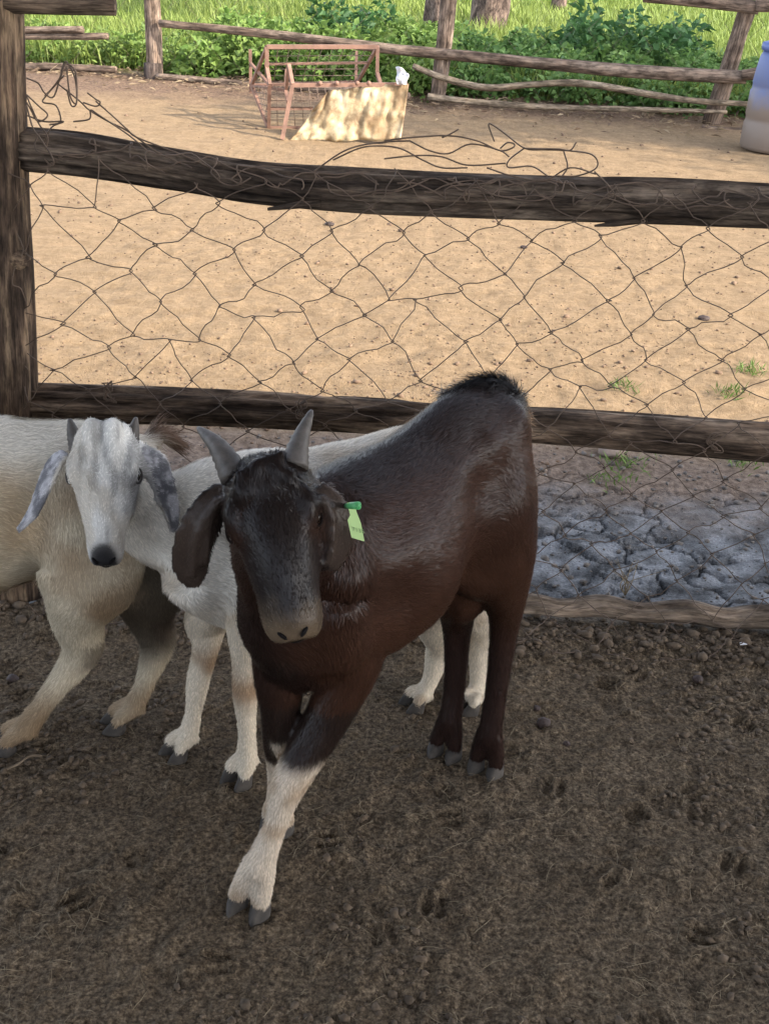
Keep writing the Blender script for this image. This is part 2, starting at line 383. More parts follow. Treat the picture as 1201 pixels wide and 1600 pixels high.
def straw(name, n, y0, y1, mat, label, seed, lmin=.010, lmax=.05, w=.0007):
    rg = np.random.default_rng(seed); x, y = in_view(n, y0, y1, rg)
    k = fbm(np.c_[x*4, y*4, x*0], 3, seed) > .2+.4*rg.random(n); x, y = x[k], y[k]; n = len(x)
    a = rg.random(n)*6.283; Ls = lmin+(lmax-lmin)*rg.random(n)**3; bend = (rg.random(n)-.5)*1.6; m = 5
    V = np.zeros((n, m, 2, 3)); cx, cy = x.copy(), y.copy()
    for i in range(m):
        zz = gh(cx, cy)+0.003+0.004*np.sin(np.pi*i/(m-1))*rg.random(n)
        ww = w*(0.6+0.6*rg.random(n))*(1 if 0 < i < m-1 else .5)
        V[:, i, 0] = np.c_[cx-np.sin(a)*ww/2, cy+np.cos(a)*ww/2, zz]; V[:, i, 1] = np.c_[cx+np.sin(a)*ww/2, cy-np.cos(a)*ww/2, zz+w*.5]
        cx = cx+np.cos(a)*Ls/(m-1); cy = cy+np.sin(a)*Ls/(m-1); a = a+bend/(m-1)
    b = (np.arange(n)*m*2)[:, None]; Fc = []
    for i in range(m-1): Fc.append(np.c_[b+i*2, b+i*2+1, b+i*2+3, b+i*2+2])
    o = mk(name, V.reshape(-1, 3), np.concatenate(Fc), mat); return tag(o, label, 'straw', kind='stuff')
M_STRAW = flat_mat('straw', (.17, .135, .085), 0.8, 0.45, 25)
straw('straw_fibres', 5500, 0.9, 2.12, M_STRAW, 'fine pale straw fibres matted into the shaded pen floor', 8)

# ---- grey crust plates behind the bottom log
M_PLATE = flat_mat('manure_plate', (.135, .14, .145), 0.9, 0.4, 35, bstr=.6, bdist=.004)
rg = np.random.default_rng(12)
def plate(cx, cy, r, th, tilt, az):
    n = 18; an = np.linspace(0, 6.283, n, endpoint=False)+.25*rg.random(n); rr = r*(0.6+0.5*rg.random(n))*(1+.3*np.sin(an*2+rg.random()*6)); V = []; z = float(gh(cx, cy))+0.001
    for top in (0, 1):
        for a, q in zip(an, rr):
            qx, qy = q*math.cos(a)*(1.25-.06*top), q*math.sin(a)*(.8-.04*top)
            V.append((cx+qx, cy+qy, z+top*th+(qx*math.cos(az)+qy*math.sin(az))*tilt+r*abs(tilt)*.5+.002*rg.standard_normal()))
    Fc = [tuple(range(n-1, -1, -1)), tuple(range(n, 2*n))]+[(i, (i+1) % n, n+(i+1) % n, n+i) for i in range(n)]
    return V, Fc
for i in range(0):
    cx = -0.1+1.4*rg.random(); cy = 2.26+0.42*rg.random()
    V, Fc = plate(cx, cy, 0.018+0.04*rg.random()**1.5, .002+.004*rg.random(), (rg.random()-.5)*.16, rg.random()*6.28)
    mk('crust_plate', V, Fc, M_PLATE, ground, smooth=False)

#%%FENCE
# ================================================================== NEAR FENCE
M_DARKWOOD = wood_mat('dark_weathered_wood', (.014, .010, .008), (.054, .040, .030), (.135, .105, .080))
M_BROWNWOOD = wood_mat('brown_weathered_wood', (.024, .016, .011), (.098, .070, .050), (.22, .165, .12))
M_POSTWOOD = wood_mat('peeling_post_wood', (.016, .011, .008), (.060, .041, .029), (.27, .195, .125), light_at=.69)
M_PALEWOOD = wood_mat('pale_dusty_wood', (.075, .056, .042), (.16, .125, .095), (.27, .215, .165))
fence = thing('pen_fence', (0.2, FENCE_Y, 0), 'rough log fence of the pen with dark horizontal rails behind the goats', 'fence')
V, Fc, W = log_geo([(-0.80, FENCE_Y-.0, -0.05), (-0.785, FENCE_Y-.005, .3), (-0.77, FENCE_Y-.01, .55), (-0.75, FENCE_Y-.01, .9), (-0.727, FENCE_Y-.01, 1.25), (-0.705, FENCE_Y-.01, 1.62)], [.075, .067, .066, .062, .058, .056], seed=3, rough=.07)
mb = MB(); mb.add(V, Fc, W)
pk = at(44, 402, FENCE_Y-.02); V, Fc, W = tube([pk-np.array([.06, 0, 0]), pk+np.array([-.012, -.02, .002]), pk+np.array([.006, -.03, 0])], [.03, .024, .012], 9); mb.add(V, Fc, W)
mb.build('post', M_POSTWOOD, fence)
# a second post out of the frame to the right, which carries the other ends
V, Fc, W = log_geo([(1.62, FENCE_Y+.08, -.05), (1.60, FENCE_Y+.08, .8), (1.61, FENCE_Y+.08, 1.6)], [.07, .065, .06], seed=9); mb = MB(); mb.add(V, Fc, W); mb.build('post', M_POSTWOOD, fence)
def rail(px_pts, rad, mat, seed, y=FENCE_Y, rough=.06, groove=.08, extra=None):
    P = [at(x_, y_, y) for x_, y_ in px_pts]; V, Fc, W = log_geo(P, rad, seed=seed, rough=rough, groove=groove, n=36)
    mb = MB(); mb.add(V, Fc, W)
    for e in (extra or []): mb.add(*e)
    return mb.build('rail', mat, fence)
sp1 = tube([at(500, 318, FENCE_Y-.035), at(465, 321, FENCE_Y-.045), at(418, 327, FENCE_Y-.05)], [.006, .007, .003], 5)
sp2 = tube([at(1010, 345, FENCE_Y-.03), at(960, 350, FENCE_Y-.04), at(928, 353, FENCE_Y-.042)], [.005, .006, .002], 5)
rail([(38, 234), (130, 242), (260, 262), (400, 285), (560, 297), (750, 306), (900, 311), (1050, 316), (1201, 322), (1420, 330)], [.039, .040, .038, .038, .040, .039, .040, .041, .041, .041], M_DARKWOOD, 11, rough=.09, groove=.15, extra=[sp1, sp2])
rail([(42, 628), (200, 634), (400, 640), (600, 650), (800, 661), (1000, 676), (1201, 691), (1420, 704)], [.040, .040, .037, .036, .037, .040, .042, .04], M_BROWNWOOD, 12, rough=.09, groove=.15)
rail([(300, 905), (600, 925), (760, 944), (830, 944), (880, 950), (940, 947), (1000, 957), (1070, 955), (1130, 966), (1201, 964), (1400, 975)], [.019, .021, .021, .023, .020, .024, .021, .025, .022, .026, .023], M_PALEWOOD, 13, rough=.2, groove=.12)
V, Fc, W = log_geo([at(-30, 3, FENCE_Y-.03), at(60, 6, FENCE_Y-.03), at(180, 9, FENCE_Y-.03)], [.017, .017, .016], seed=15, n=16); mb = MB(); mb.add(V, Fc, W); mb.build('rail_stub', M_BROWNWOOD, fence)

# ---- wire netting hung on the camera side of the rails
M_WIRE = flat_mat('rusty_wire', (.075, .050, .034), 0.6, 0.4, 40, metal=0.2, spec=.4)
net = thing('wire_netting', (0.2, FENCE_Y-.05, 0), 'rusty diamond wire netting hung slack on the log fence', 'wire netting')
NA, NR = 0.063, 0.0495
def net_node(i, j):
    rs = np.random.default_rng((i+9)*977+j*131+5); xx = -0.73+(i+.5)*NA; zz = 0.985-j*NR
    am = .015+.022*math.exp(-max(0, xx+.72)/.16)
    dx, dz = rs.standard_normal(2)*am*.6; dx = np.clip(dx, -.03, .03)
    sag = .012*math.sin(xx*4.2+j*.35)+.010*math.sin(xx*9+1.3*j); yy = FENCE_Y-.050+.010*math.sin(xx*5+j*.7)+.006*rs.standard_normal()
    if zz < .08: yy -= .10*sstep(.08, -.05, zz); zz = max(zz, .012+.01*rs.random())
    for zr in (.925, .46):
        if abs(zz-zr) < .06: yy = min(yy, FENCE_Y-.046)
    return np.array([xx+dx, yy, zz+dz+sag*.5])
for i in range(0, 37):
    path = []
    for j in range(1, 22):
        k = i if (i+j) % 2 == 0 else i-1
        p = net_node(k, j); s = 1 if (i+j) % 2 == 0 else -1
        off = np.array([-s*.0035, .0016*s, 0])
        path += [p+off+np.array([0, 0, .005]), p+off*np.array([1, -1, 1])+np.array([0, 0, -.005])]
    path = np.array(path); path[:, 0] = np.maximum(path[:, 0], -.735+.035*path[:, 2]*0+np.where(path[:, 0] < -.70, .03*np.random.default_rng(i).random(len(path)), 0))
    path = catmull(path, 5); path += (np.c_[vnoise(path*34, 1), vnoise(path*34, 2), vnoise(path*34, 3)]-.5)*np.array([.016, .006, .016])
    V, Fc, W = tube(path, .00108, 5, False); mb = MB(); mb.add(V, Fc, W); mb.build('wire', M_WIRE, net)
TW = [[(42,122),(60,130),(70,145),(85,150),(100,100),(108,102),(118,125),(120,160),(112,165),(105,140)],
 [(70,150),(80,140),(95,120),(102,100),(118,112),(120,160),(110,150),(104,104)], [(42,148),(60,165),(75,180),(60,190),(48,170),(42,160)],
 [(90,130),(125,158),(140,172),(170,190),(200,205),(250,240),(300,262)], [(137,145),(150,155),(157,160),(150,166),(130,160)],
 [(115,190),(140,186),(142,172),(155,180),(200,210),(230,235)], [(42,180),(70,190),(100,190),(80,200),(70,230),(90,250),(105,243),(75,258)],
 [(150,158),(175,180),(200,203),(215,215),(280,240),(330,262)], [(42,150),(55,180),(62,195),(75,215),(70,245),(80,260)],
 [(100,118),(72,150),(68,160),(88,165),(95,190),(78,195)], [(42,165),(52,200),(66,220),(85,255),(60,262)],
 [(600,220),(640,215),(700,212),(745,220),(780,235),(800,231),(803,225),(792,223),(781,232)], [(690,215),(702,210),(716,202)],
 [(772,221),(763,195),(772,197),(790,210),(820,232),(850,234),(880,235),(920,240),(933,252),(928,265),(900,275),(870,275)],
 [(818,232),(795,250),(795,262),(830,260),(855,275)], [(880,236),(886,260),(878,275)], [(820,232),(870,233),(890,235),(900,222)],
 [(640,220),(670,235),(700,240),(735,225),(780,235),(795,245)], [(600,248),(650,243),(690,245),(730,258),(790,255)], [(490,268),(530,240),(560,228),(600,222),(640,220)],
 [(928,268),(950,290),(960,310),(940,330)], [(520,250),(560,232),(590,228),(625,232),(660,250),(690,262),(730,262)], [(760,262),(800,275),(850,282),(890,262),(930,272)]]
for pl in TW:
    yy = FENCE_Y-.05+.02*random.random()
    P = catmull([at(x_, y_, yy+.012*(random.random()-.5)) for x_, y_ in pl], 5); V, Fc, W = tube(P, .0015, 5, False)
    mb = MB(); mb.add(V, Fc, W); mb.build('wire', M_WIRE, net)
rg = np.random.default_rng(21)
def rail_y(x_): return np.interp(x_, [20, 130, 260, 400, 560, 750, 900, 1050, 1201], [234, 242, 262, 285, 297, 306, 311, 316, 322])
for k in range(20):
    x0 = 30+1150*rg.random(); ln = 90+170*rg.random(); ph = rg.random()*6.28; n = 15; P = []
    for t in np.linspace(0, 1, n):
        x_ = x0+ln*t+22*math.sin(ph+t*9); dy = -10+15*math.sin(ph*2+t*7)+4*rg.standard_normal()
        dy = np.clip(dy, -37, 26); m_ = dy/1800*2.1
        P.append(at(x_, rail_y(x_)+dy, FENCE_Y-math.sqrt(max(.0004, .044**2-m_*m_))-.004))
    V, Fc, W = tube(catmull(P, 3), .0014, 5, False); mb = MB(); mb.add(V, Fc, W); mb.build('wire', M_WIRE, net)
# knots of binding wire round the middle rail
for xk, yk in ((170, 612), (1115, 690), (700, 655), (470, 640)):
    P = [at(xk+8*math.sin(t*2.1)+3*rg.standard_normal(), yk+14*math.cos(t)+3*rg.standard_normal(), FENCE_Y-.052) for t in np.linspace(0, 14, 26)]
    V, Fc, W = tube(catmull(P, 3), .0012, 5, False); mb = MB(); mb.add(V, Fc, W); mb.build('wire', M_WIRE, net)
#%%END_FENCE

# ---- shed roof whose shade falls over the pen
M_ROOF = flat_mat('galvanised_sheet', (.42, .42, .41), 0.5, 0.2, 6, metal=0.6)
roof = thing('shed_roof', (2.0, 0.4, 0), 'corrugated iron shed roof on poles over the pen', 'roof')
RX0, RX1, RY0, RY1, RZ = -2.4, 6.6, -1.9, 1.60, 2.2
for k in range(8):
    w = (RX1-RX0)/8; x0 = RX0+k*w; mb = MB(); xs = np.linspace(x0-.02, x0+w+.02, 44); V = []
    for yy, zz in ((RY0, RZ+.35), (RY1, RZ)):
        for xx in xs: V.append((xx, yy, zz+.012*math.sin(xx*2*math.pi/.076)+.003*(k % 2)))
    n = len(xs); mb.add(V, [(i, i+1, n+i+1, n+i) for i in range(n-1)])
    o = mb.build('roof_sheet', M_ROOF, roof)
    sm = o.modifiers.new('thick', 'SOLIDIFY'); sm.thickness = .0015
for yy in (RY0+.2, 0, RY1-.15):
    zz = RZ+.35*(RY1-yy)/(RY1-RY0)-.05; V, Fc, W = log_geo([(RX0, yy, zz), (2, yy, zz+.01), (RX1, yy, zz)], .035, n=12, seglen=.1, seed=4); mb = MB(); mb.add(V, Fc, W); mb.build('purlin', M_BROWNWOOD, roof)
M_BOARD = flat_mat('old_boards', (.10, .075, .055), .9, .4, 8)
wall = thing('shade_wall', (2.0, RY0-.1, 0), 'added low board wall behind the viewer that blocks light from the back', 'wall')  # unseen wall, added to cut the light on the goats' fronts
for k in range(45):
    mb = MB(); mb.add(*box_geo((RX0+.1+k*.2, RY0-.1+.006*(k % 2), 0.5), .194, .025, 1.0)); mb.build('board', M_BOARD, wall, smooth=False)
for xx in (RX0+.2, RX1-.2):
    for yy in (RY0+.15, RY1-.1):
        zz = RZ+.35*(RY1-yy)/(RY1-RY0); V, Fc, W = log_geo([(xx, yy, -.1), (xx+.02, yy, 1.), (xx, yy, zz-.04)], .05, n=12, seglen=.1, seed=6); mb = MB(); mb.add(V, Fc, W); mb.build('pole', M_POSTWOOD, roof)

# ================================================================== GOATS
M_COAT_SHINE = coat_mat('glossy_coat', 0.33, 0.14); M_COAT = coat_mat('soft_coat', 0.8, 0.12)
M_HORN = flat_mat('horn', (.058, .050, .043), 0.55, 0.35, 90, bstr=.5, bdist=.002)
M_HOOF = flat_mat('hoof', (.042, .036, .030), 0.85, 0.4, 60, bstr=.4)
M_EYE = flat_mat('eye', (.010, .007, .005), 0.18, 0.2, 50, spec=.3, bstr=0)
M_NOSE = flat_mat('nose_skin', (.018, .017, .018), 0.45, 0.3, 120, bstr=.4)
M_NOSTRIL = flat_mat('nostril', (.006, .005, .005), .9, .2, 50, spec=.1, bstr=0); M_NOSE_TAN = flat_mat('nose_skin_tan', (.05, .038, .030), 0.5, 0.3, 120, bstr=.4)
M_TAG = flat_mat('green_plastic', (.36, .50, .21), 0.45, 0.08, 20, bstr=0); M_TAGD = flat_mat('green_plastic_dark', (.06, .26, .09), 0.4, 0.08, 20, bstr=0)
M_PRINT = flat_mat('tag_print', (.16, .24, .10), 0.6, 0.1, 20, bstr=0)
ZUP = np.array([0, 0, 1.])

class Body:
    def __init__(s): s.V = []; s.F = []; s.cp = []; s.cr = []; s.cpart = []; s.ct = []; s.cflow = []
    def rings(s, C, A, B, part, flow=1, skel=True, t0=0., t1=1., nseg=20):
        """loft: centres C, half-axes A and B (vectors)"""
        C, A, B = map(np.asarray, (C, A, B)); m = len(C); n0 = len(s.V); th = np.linspace(0, 2*np.pi, nseg, endpoint=False)
        T = np.gradient(C, axis=0); T /= np.maximum(1e-9, np.linalg.norm(T, axis=1))[:, None]
        sgn = 1 if np.dot(np.cross(A[m//2], B[m//2]), T[m//2]) > 0 else -1
        for i in range(m):
            for k in range(nseg): s.V.append(C[i]+math.cos(th[k])*A[i]+sgn*math.sin(th[k])*B[i])
        for i in range(m-1):
            for k in range(nseg):
                k2 = (k+1) % nseg; s.F.append((n0+i*nseg+k, n0+i*nseg+k2, n0+(i+1)*nseg+k2, n0+(i+1)*nseg+k))
        s.F.append(tuple(n0+k for k in range(nseg-1, -1, -1))); s.F.append(tuple(n0+(m-1)*nseg+k for k in range(nseg)))
        if skel:
            for i in range(m):
                s.cp.append(C[i]); s.cr.append(.5*(np.linalg.norm(A[i])+np.linalg.norm(B[i]))); s.cpart.append(part); s.ct.append(t0+(t1-t0)*i/(m-1)); s.cflow.append(T[i]*flow)
    def chain(s, P, R, part, up=ZUP, flow=1, sub=5, nseg=20):
        """tapered limb; R entries: r or (r_side, r_up)"""
        R = [(r, r) if np.isscalar(r) else r for r in R]; D = catmull(np.c_[np.asarray(P, float), np.asarray(R, float)], sub)
        C = D[:, :3]; rr = np.maximum(D[:, 3:5], .002)
        T = np.gradient(C, axis=0); T /= np.linalg.norm(T, axis=1)[:, None]
        A = []; B = []
        for t, r in zip(T, rr):
            a = np.cross(t, up); a = nrm(a) if np.linalg.norm(a) > .15 else nrm(np.cross(t, [0.3, 1, 0])); b = np.cross(a, t); A.append(a*r[0]); B.append(b*r[1])
        # rounded ends
        m0, m1 = min(rr[0]), min(rr[-1]); A0, A1, B0, B1 = A[0], A[-1], B[0], B[-1]; cs = ((.95, .2), (.78, .6), (.45, .88))
        C = np.vstack([C[0]-T[0]*m0*k for k, _ in cs]+[C]+[C[-1]+T[-1]*m1*k for k, _ in cs[::-1]]); A = [A0*q for _, q in cs]+A+[A1*q for _, q in cs[::-1]]; B = [B0*q for _, q in cs]+B+[B1*q for _, q in cs[::-1]]
        s.rings(C, A, B, part, flow, nseg=nseg)
    def sheet(s, P, wdir, hw, part, thick=.0055, bulge=None, sub=5):
        """ear: flat lobe along P with half widths hw across wdir"""
        D = catmull(np.c_[np.asarray(P, float), np.asarray(hw, float)], sub); C = D[:, :3]; w = np.maximum(D[:, 3], .003)
        T = np.gradient(C, axis=0); T /= np.linalg.norm(T, axis=1)[:, None]; A = []; B = []
        wd = [nrm(v) for v in wdir] if np.ndim(wdir) == 2 else [nrm(wdir)]*len(P)
        wd = catmull(np.asarray(wd), sub)
        for t, q, d in zip(T, w, wd):
            a = nrm(d-t*np.dot(d, t)); b = np.cross(t, a); A.append(a*q); B.append(b*min(thick, q))
        n_ = len(s.cr); s.rings(C, A, B, part, 1, nseg=28)
        for i_ in range(n_, len(s.cr)): s.cr[i_] *= .78
    def mesh(s, voxel, smooth):
        me = bpy.data.meshes.new('tmp'); me.from_pydata([tuple(v) for v in s.V], [], s.F); me.update()
        o = bpy.data.objects.new('tmp', me); COL.objects.link(o)
        r = o.modifiers.new('r', 'REMESH'); r.mode = 'VOXEL'; r.voxel_size = voxel
        sm = o.modifiers.new('s', 'SMOOTH'); sm.factor = .5; sm.iterations = smooth
        dg = bpy.context.evaluated_depsgraph_get(); dg.update(); ev = o.evaluated_get(dg).to_mesh()
        nv = len(ev.vertices); V = np.zeros(nv*3, np.float32); ev.vertices.foreach_get('co', V); Nn = np.zeros(nv*3, np.float32); ev.vertices.foreach_get('normal', Nn)
        nl = len(ev.loops); li = np.zeros(nl, np.int32); ev.loops.foreach_get('vertex_index', li)
        bpy.data.objects.remove(o); bpy.data.meshes.remove(me)
        return V.reshape(-1, 3), Nn.reshape(-1, 3), li.reshape(-1, 4)
    def classify(s, V):
        cp = np.array(s.cp); cr = np.array(s.cr); best = np.zeros(len(V), int)
        for a in range(0, len(V), 8000):
            v = V[a:a+8000]; d = np.linalg.norm(v[:, None]-cp[None], axis=2)/cr[None]; best[a:a+8000] = d.argmin(1)
        part = np.array(s.cpart)[best]; t = np.array(s.ct)[best]; flow = np.array(s.cflow)[best]
        return part, t, flow

TRUNK, NECK, HEAD, EAR, LEGF, LEGH, TAIL, FOOT = range(8)
def frame_head(poll, muz, yaw=0.):
    f = nrm(muz-poll); n0 = CAMPOS-poll; n = nrm(n0-f*np.dot(n0, f)); w = np.cross(n, f)
    c, s_ = math.cos(yaw), math.sin(yaw); n2 = n*c+w*s_; return f, n2, np.cross(n2, f), np.linalg.norm(muz-poll)
def add_head(b, poll, f, n, w, L, kw=1.0, mz=1.0):
    prof = [(-.06, .13, -.05, -.34), (0, .20, .0, -.42), (.10, .235, .035, -.47), (.22, .25, .055, -.49), (.34, .245, .06, -.48), (.46, .215, .06, -.46), (.60, .182, .05, -.42), (.74, .152, .02, -.38), (.86, .142, -.005, -.34), (.94, .132, -.03, -.32), (1.0, .10, -.085, -.27)]
    D = catmull(np.array(prof), 4); C = []; A = []; B = []
    for t, hw, top, bot in D:
        hw = hw*(1+(mz-1)*float(sstep(.5, .9, t)))
        C.append(poll+f*(t*L)+n*((top+bot)/2*L)); A.append(w*hw*kw*L); B.append(n*(top-bot)/2*L)
    b.rings(C, A, B, HEAD, -1, nseg=32)
    for s_ in (-1, 1):      # brow ridge, cheek and lip swellings
        q = poll+f*.27*L+w*s_*.19*kw*L-n*.03*L; b.chain([q-f*.10*L-w*s_*.02*L, q+w*s_*.012*L, q+f*.12*L-n*.03*L], [.05*L, .058*L, .045*L], HEAD)
        q = poll+f*.93*L+w*s_*.055*L-n*.10*L; b.chain([q-f*.05*L, q+f*.01*L], [.05*L, .052*L], HEAD)
        q = poll+f*.45*L+w*s_*.13*kw*L-n*.30*L; b.chain([q-f*.1*L, q+f*.15*L-n*.02*L], [.09*L, .06*L], HEAD)
    q = poll+f*.93*L-n*.26*L; b.chain([q-f*.12*L, q], [.07*L, .06*L], HEAD)
def add_foot(b, fet, gnd, toe, rf, part=FOOT, spread=None):
    """pastern splits in two toes that end in the claws; returns claw placements"""
    toe = nrm([toe[0], toe[1], 0]); side = np.array([-toe[1], toe[0], 0]); claws = []; spread = rf*.86
    for s_ in (-1, 1):
        top = fet+side*s_*rf*.35; mid = fet*.5+(gnd+ZUP*.025)*.5+side*s_*spread*.75+toe*.005; end = gnd+side*s_*spread+ZUP*.019+toe*.012
        b.chain([top, mid, end], [rf*.82, rf*.70, rf*.66], part, up=toe)
        claws.append((gnd+side*s_*spread+toe*.004, toe, side, rf*.80))
        dc = fet*.8+gnd*.2-toe*rf*.95+side*s_*rf*.5; b.chain([dc+toe*rf*.4, dc-ZUP*.004], [.007, .006], part)
    return claws
def hoof_obj(claws, parent):
    mb = MB()
    for c, toe, side, r in claws:
        rings = []; n = 14; th = np.linspace(0, 2*np.pi, n, endpoint=False)
        for z, fo, sl, sw in ((.020, .004, .70, .72), (.015, .007, .82, .82), (.008, .010, 1.0, .90), (.0, .013, 1.14, .95), (-.004, .013, 1.1, .95)):
            g0 = float(gh(c[0], c[1]))
            for a in th:
                u, v = math.cos(a), math.sin(a); pt = 1+(.35*max(0, u)**2 if z < .02 else .1*max(0, u))
                rings.append(np.array([c[0], c[1], c[2]])+toe*(fo+u*r*sl*pt)+side*v*r*sw*(1-.35*max(0, u))+ZUP*(z+(.012*(-u) if z > .035 else 0)))
        Fc = []
        for i in range(4):
            for k in range(n): k2 = (k+1) % n; Fc.append((i*n+k2, i*n+k, (i+1)*n+k, (i+1)*n+k2))
        Fc.append(tuple(range(n))); Fc.append(tuple(4*n+k for k in range(n-1, -1, -1)))
        mb.add(rings, Fc)
    return mb.build('hoof', M_HOOF, parent)
def leg(b, joints, radii, gnd, toe, part, parent, up=None):
    g = np.array(gnd, float); g[2] = float(gh(g[0], g[1]))+.002
    b.chain(joints, radii, part, up=np.array([toe[0], toe[1], 0.]) if up is None else up)
    rf = radii[-1] if np.isscalar(radii[-1]) else radii[-1][0]
    return add_foot(b, np.array(joints[-1]), g, toe, rf)
def horn(parent, base, mid, tip, r):
    P = catmull([base, mid, tip], 8); t = np.linspace(0, 1, len(P)); R = r*(1-t)**.75+.0022; R = R*(1+.05*np.sin(t*55))
    V, Fc, W = tube(P, R, 14); mb = MB(); mb.add(V, Fc, W); return mb.build('horn', M_HORN, parent)
def blob(name, c, axes, mat, parent, n=14):
    V = []; Fc = []
    for i in range(n+1):
        ph = math.pi*i/n
        for k in range(n): th = 2*math.pi*k/n; V.append(np.array(c)+axes[0]*math.sin(ph)*math.cos(th)+axes[1]*math.sin(ph)*math.sin(th)+axes[2]*math.cos(ph))
    for i in range(n):
        for k in range(n): k2 = (k+1) % n; Fc.append((i*n+k, (i+1)*n+k, (i+1)*n+k2, i*n+k2))
    return mk(name, V, Fc, mat, parent)
def eyes(parent, poll, f, n, w, L, kw, col_lid):
    for s_ in (-1, 1):
        c = poll+f*.345*L+w*s_*.214*kw*L-n*.085*L
        out = nrm(w*s_*.8+n*.6); e = blob('eye', c, (f*.046*L, np.cross(out, f)*.032*L, out*.042*L), M_EYE, parent)
        # lids: two thin arcs
        mb = MB()
        for sg in (-1, 1):
            ar = [c+f*(.056*L*math.cos(a))+np.cross(out, f)*(sg*.032*L*math.sin(a))+out*(.022*L+.010*L*math.sin(a)) for a in np.linspace(0, math.pi, 9)]
            V, Fc, W = tube(ar, .008*L, 6); mb.add(V, Fc, W)
        mb.build('eyelid', col_lid, e)
def nose(parent, poll, f, n, w, L, mat, mouth=True):
    for s_ in (-1, 1):
        c = poll+f*.965*L+w*s_*.062*L-n*.062*L
        blob('nostril', c, (nrm(f-w*s_*.9)*.036*L, nrm(w+f*.9*s_)*.013*L, n*.026*L), M_NOSTRIL, parent, 8)
    if mouth:
        P = catmull([poll+f*.80*L+w*-.128*L-n*.22*L, poll+f*.95*L+w*-.095*L-n*.205*L, poll+f*1.022*L-n*.185*L, poll+f*.95*L+w*.095*L-n*.205*L, poll+f*.80*L+w*.128*L-n*.22*L], 6)
        V, Fc, W = tube(P-f*.012*L, .006*L, 5); mb = MB(); mb.add(V, Fc, W); mb.build('mouth', M_NOSTRIL, parent)

def fur(name, parent, V, Nn, F4, col, flow, part, length, n, mat, seed, width=.0011, lift=.35, gravity=.25, messy=.25, curl=0., clump=.5):
    rg = np.random.default_rng(seed)
    tri = np.vstack([F4[:, [0, 1, 2]], F4[:, [0, 2, 3]]]); a, b_, c = V[tri[:, 0]], V[tri[:, 1]], V[tri[:, 2]]
    ar = np.linalg.norm(np.cross(b_-a, c-a), axis=1); cum = np.cumsum(ar); pick = np.searchsorted(cum, rg.random(n)*cum[-1])
    u, v = rg.random(n), rg.random(n); sw = u+v > 1; u[sw], v[sw] = 1-u[sw], 1-v[sw]; wt = np.c_[1-u-v, u, v][..., None]
    T = tri[pick]; P = (V[T]*wt).sum(1); Nr = (Nn[T]*wt).sum(1); Nr /= np.linalg.norm(Nr, axis=1)[:, None]
    cl = (col[T]*wt).sum(1); fl = (flow[T]*wt).sum(1); ln = (length[T]*wt[..., 0]).sum(1)
    keep = ln > .0008; P, Nr, cl, fl, ln = P[keep], Nr[keep], cl[keep], fl[keep], ln[keep]; n = len(P)
    fl = fl+np.array([0, 0, -gravity]); cn = np.c_[fbm(P*45, 2, seed), fbm(P*45, 2, seed+1), fbm(P*45, 2, seed+2)]-.5
    fl = fl+cn*clump*3+rg.standard_normal((n, 3))*messy*.45
    if curl: fl = fl+curl*(np.c_[vnoise(P*28, 4), vnoise(P*28, 5), vnoise(P*28, 6)]-.5)*4
    fl -= Nr*(fl*Nr).sum(1)[:, None]; fl /= np.maximum(1e-6, np.linalg.norm(fl, axis=1))[:, None]
    ln = ln*(.6+.7*rg.random(n)); side = np.cross(fl, Nr)
    lf = lift*(.5+1.0*rg.random(n))[:, None]; d0 = fl+Nr*lf*1.4; d1 = fl+Nr*lf*.5
    p1 = P+d0*(ln*.5)[:, None]; p2 = p1+d1*(ln*.5)[:, None]; w2 = (width*(.7+.6*rg.random(n)))[:, None]
    root = P-Nr*.001
    VV = np.stack([root-side*w2/2, root+side*w2/2, p1-side*w2*.42, p1+side*w2*.42, p2], 1).reshape(-1, 3)
    b0 = (np.arange(n)*5)[:, None]; FF = np.vstack([b0+[[0, 1, 3]], b0+[[0, 3, 2]], b0+[[2, 3, 4]]])
    br = (.78+.44*rg.random(n))[:, None]; cc = np.clip(cl*br, 0, 1); CC = np.repeat(cc, 5, axis=0)
    o = mk(name, VV, FF, mat, parent, smooth=True, colors=CC)
    nn = Nr*.9+fl*.12+.10*rg.standard_normal((n, 3)); nn /= np.linalg.norm(nn, axis=1)[:, None]
    o.data.normals_split_custom_set_from_vertices(np.repeat(nn, 5, axis=0).astype(np.float32)); o['kind'] = 'stuff'
    return o
def mixcol(a, b, t): t = np.asarray(t)[:, None]; return a*(1-t)+np.asarray(b)[None]*t if a.ndim == 2 else np.asarray(a)[None]*(1-t)+np.asarray(b)[None]*t
def mesh_blur(F4, n, arr, it):
    e = np.vstack([F4[:, [0, 1]], F4[:, [1, 2]], F4[:, [2, 3]], F4[:, [3, 0]]]); e = np.vstack([e, e[:, ::-1]]); deg = np.maximum(1, np.bincount(e[:, 0], minlength=n)); a = arr.reshape(n, -1).copy()
    for _ in range(it):
        for k in range(a.shape[1]): a[:, k] = .4*a[:, k]+.6*np.bincount(e[:, 0], weights=a[e[:, 1], k], minlength=n)/deg
    return a.reshape(arr.shape)
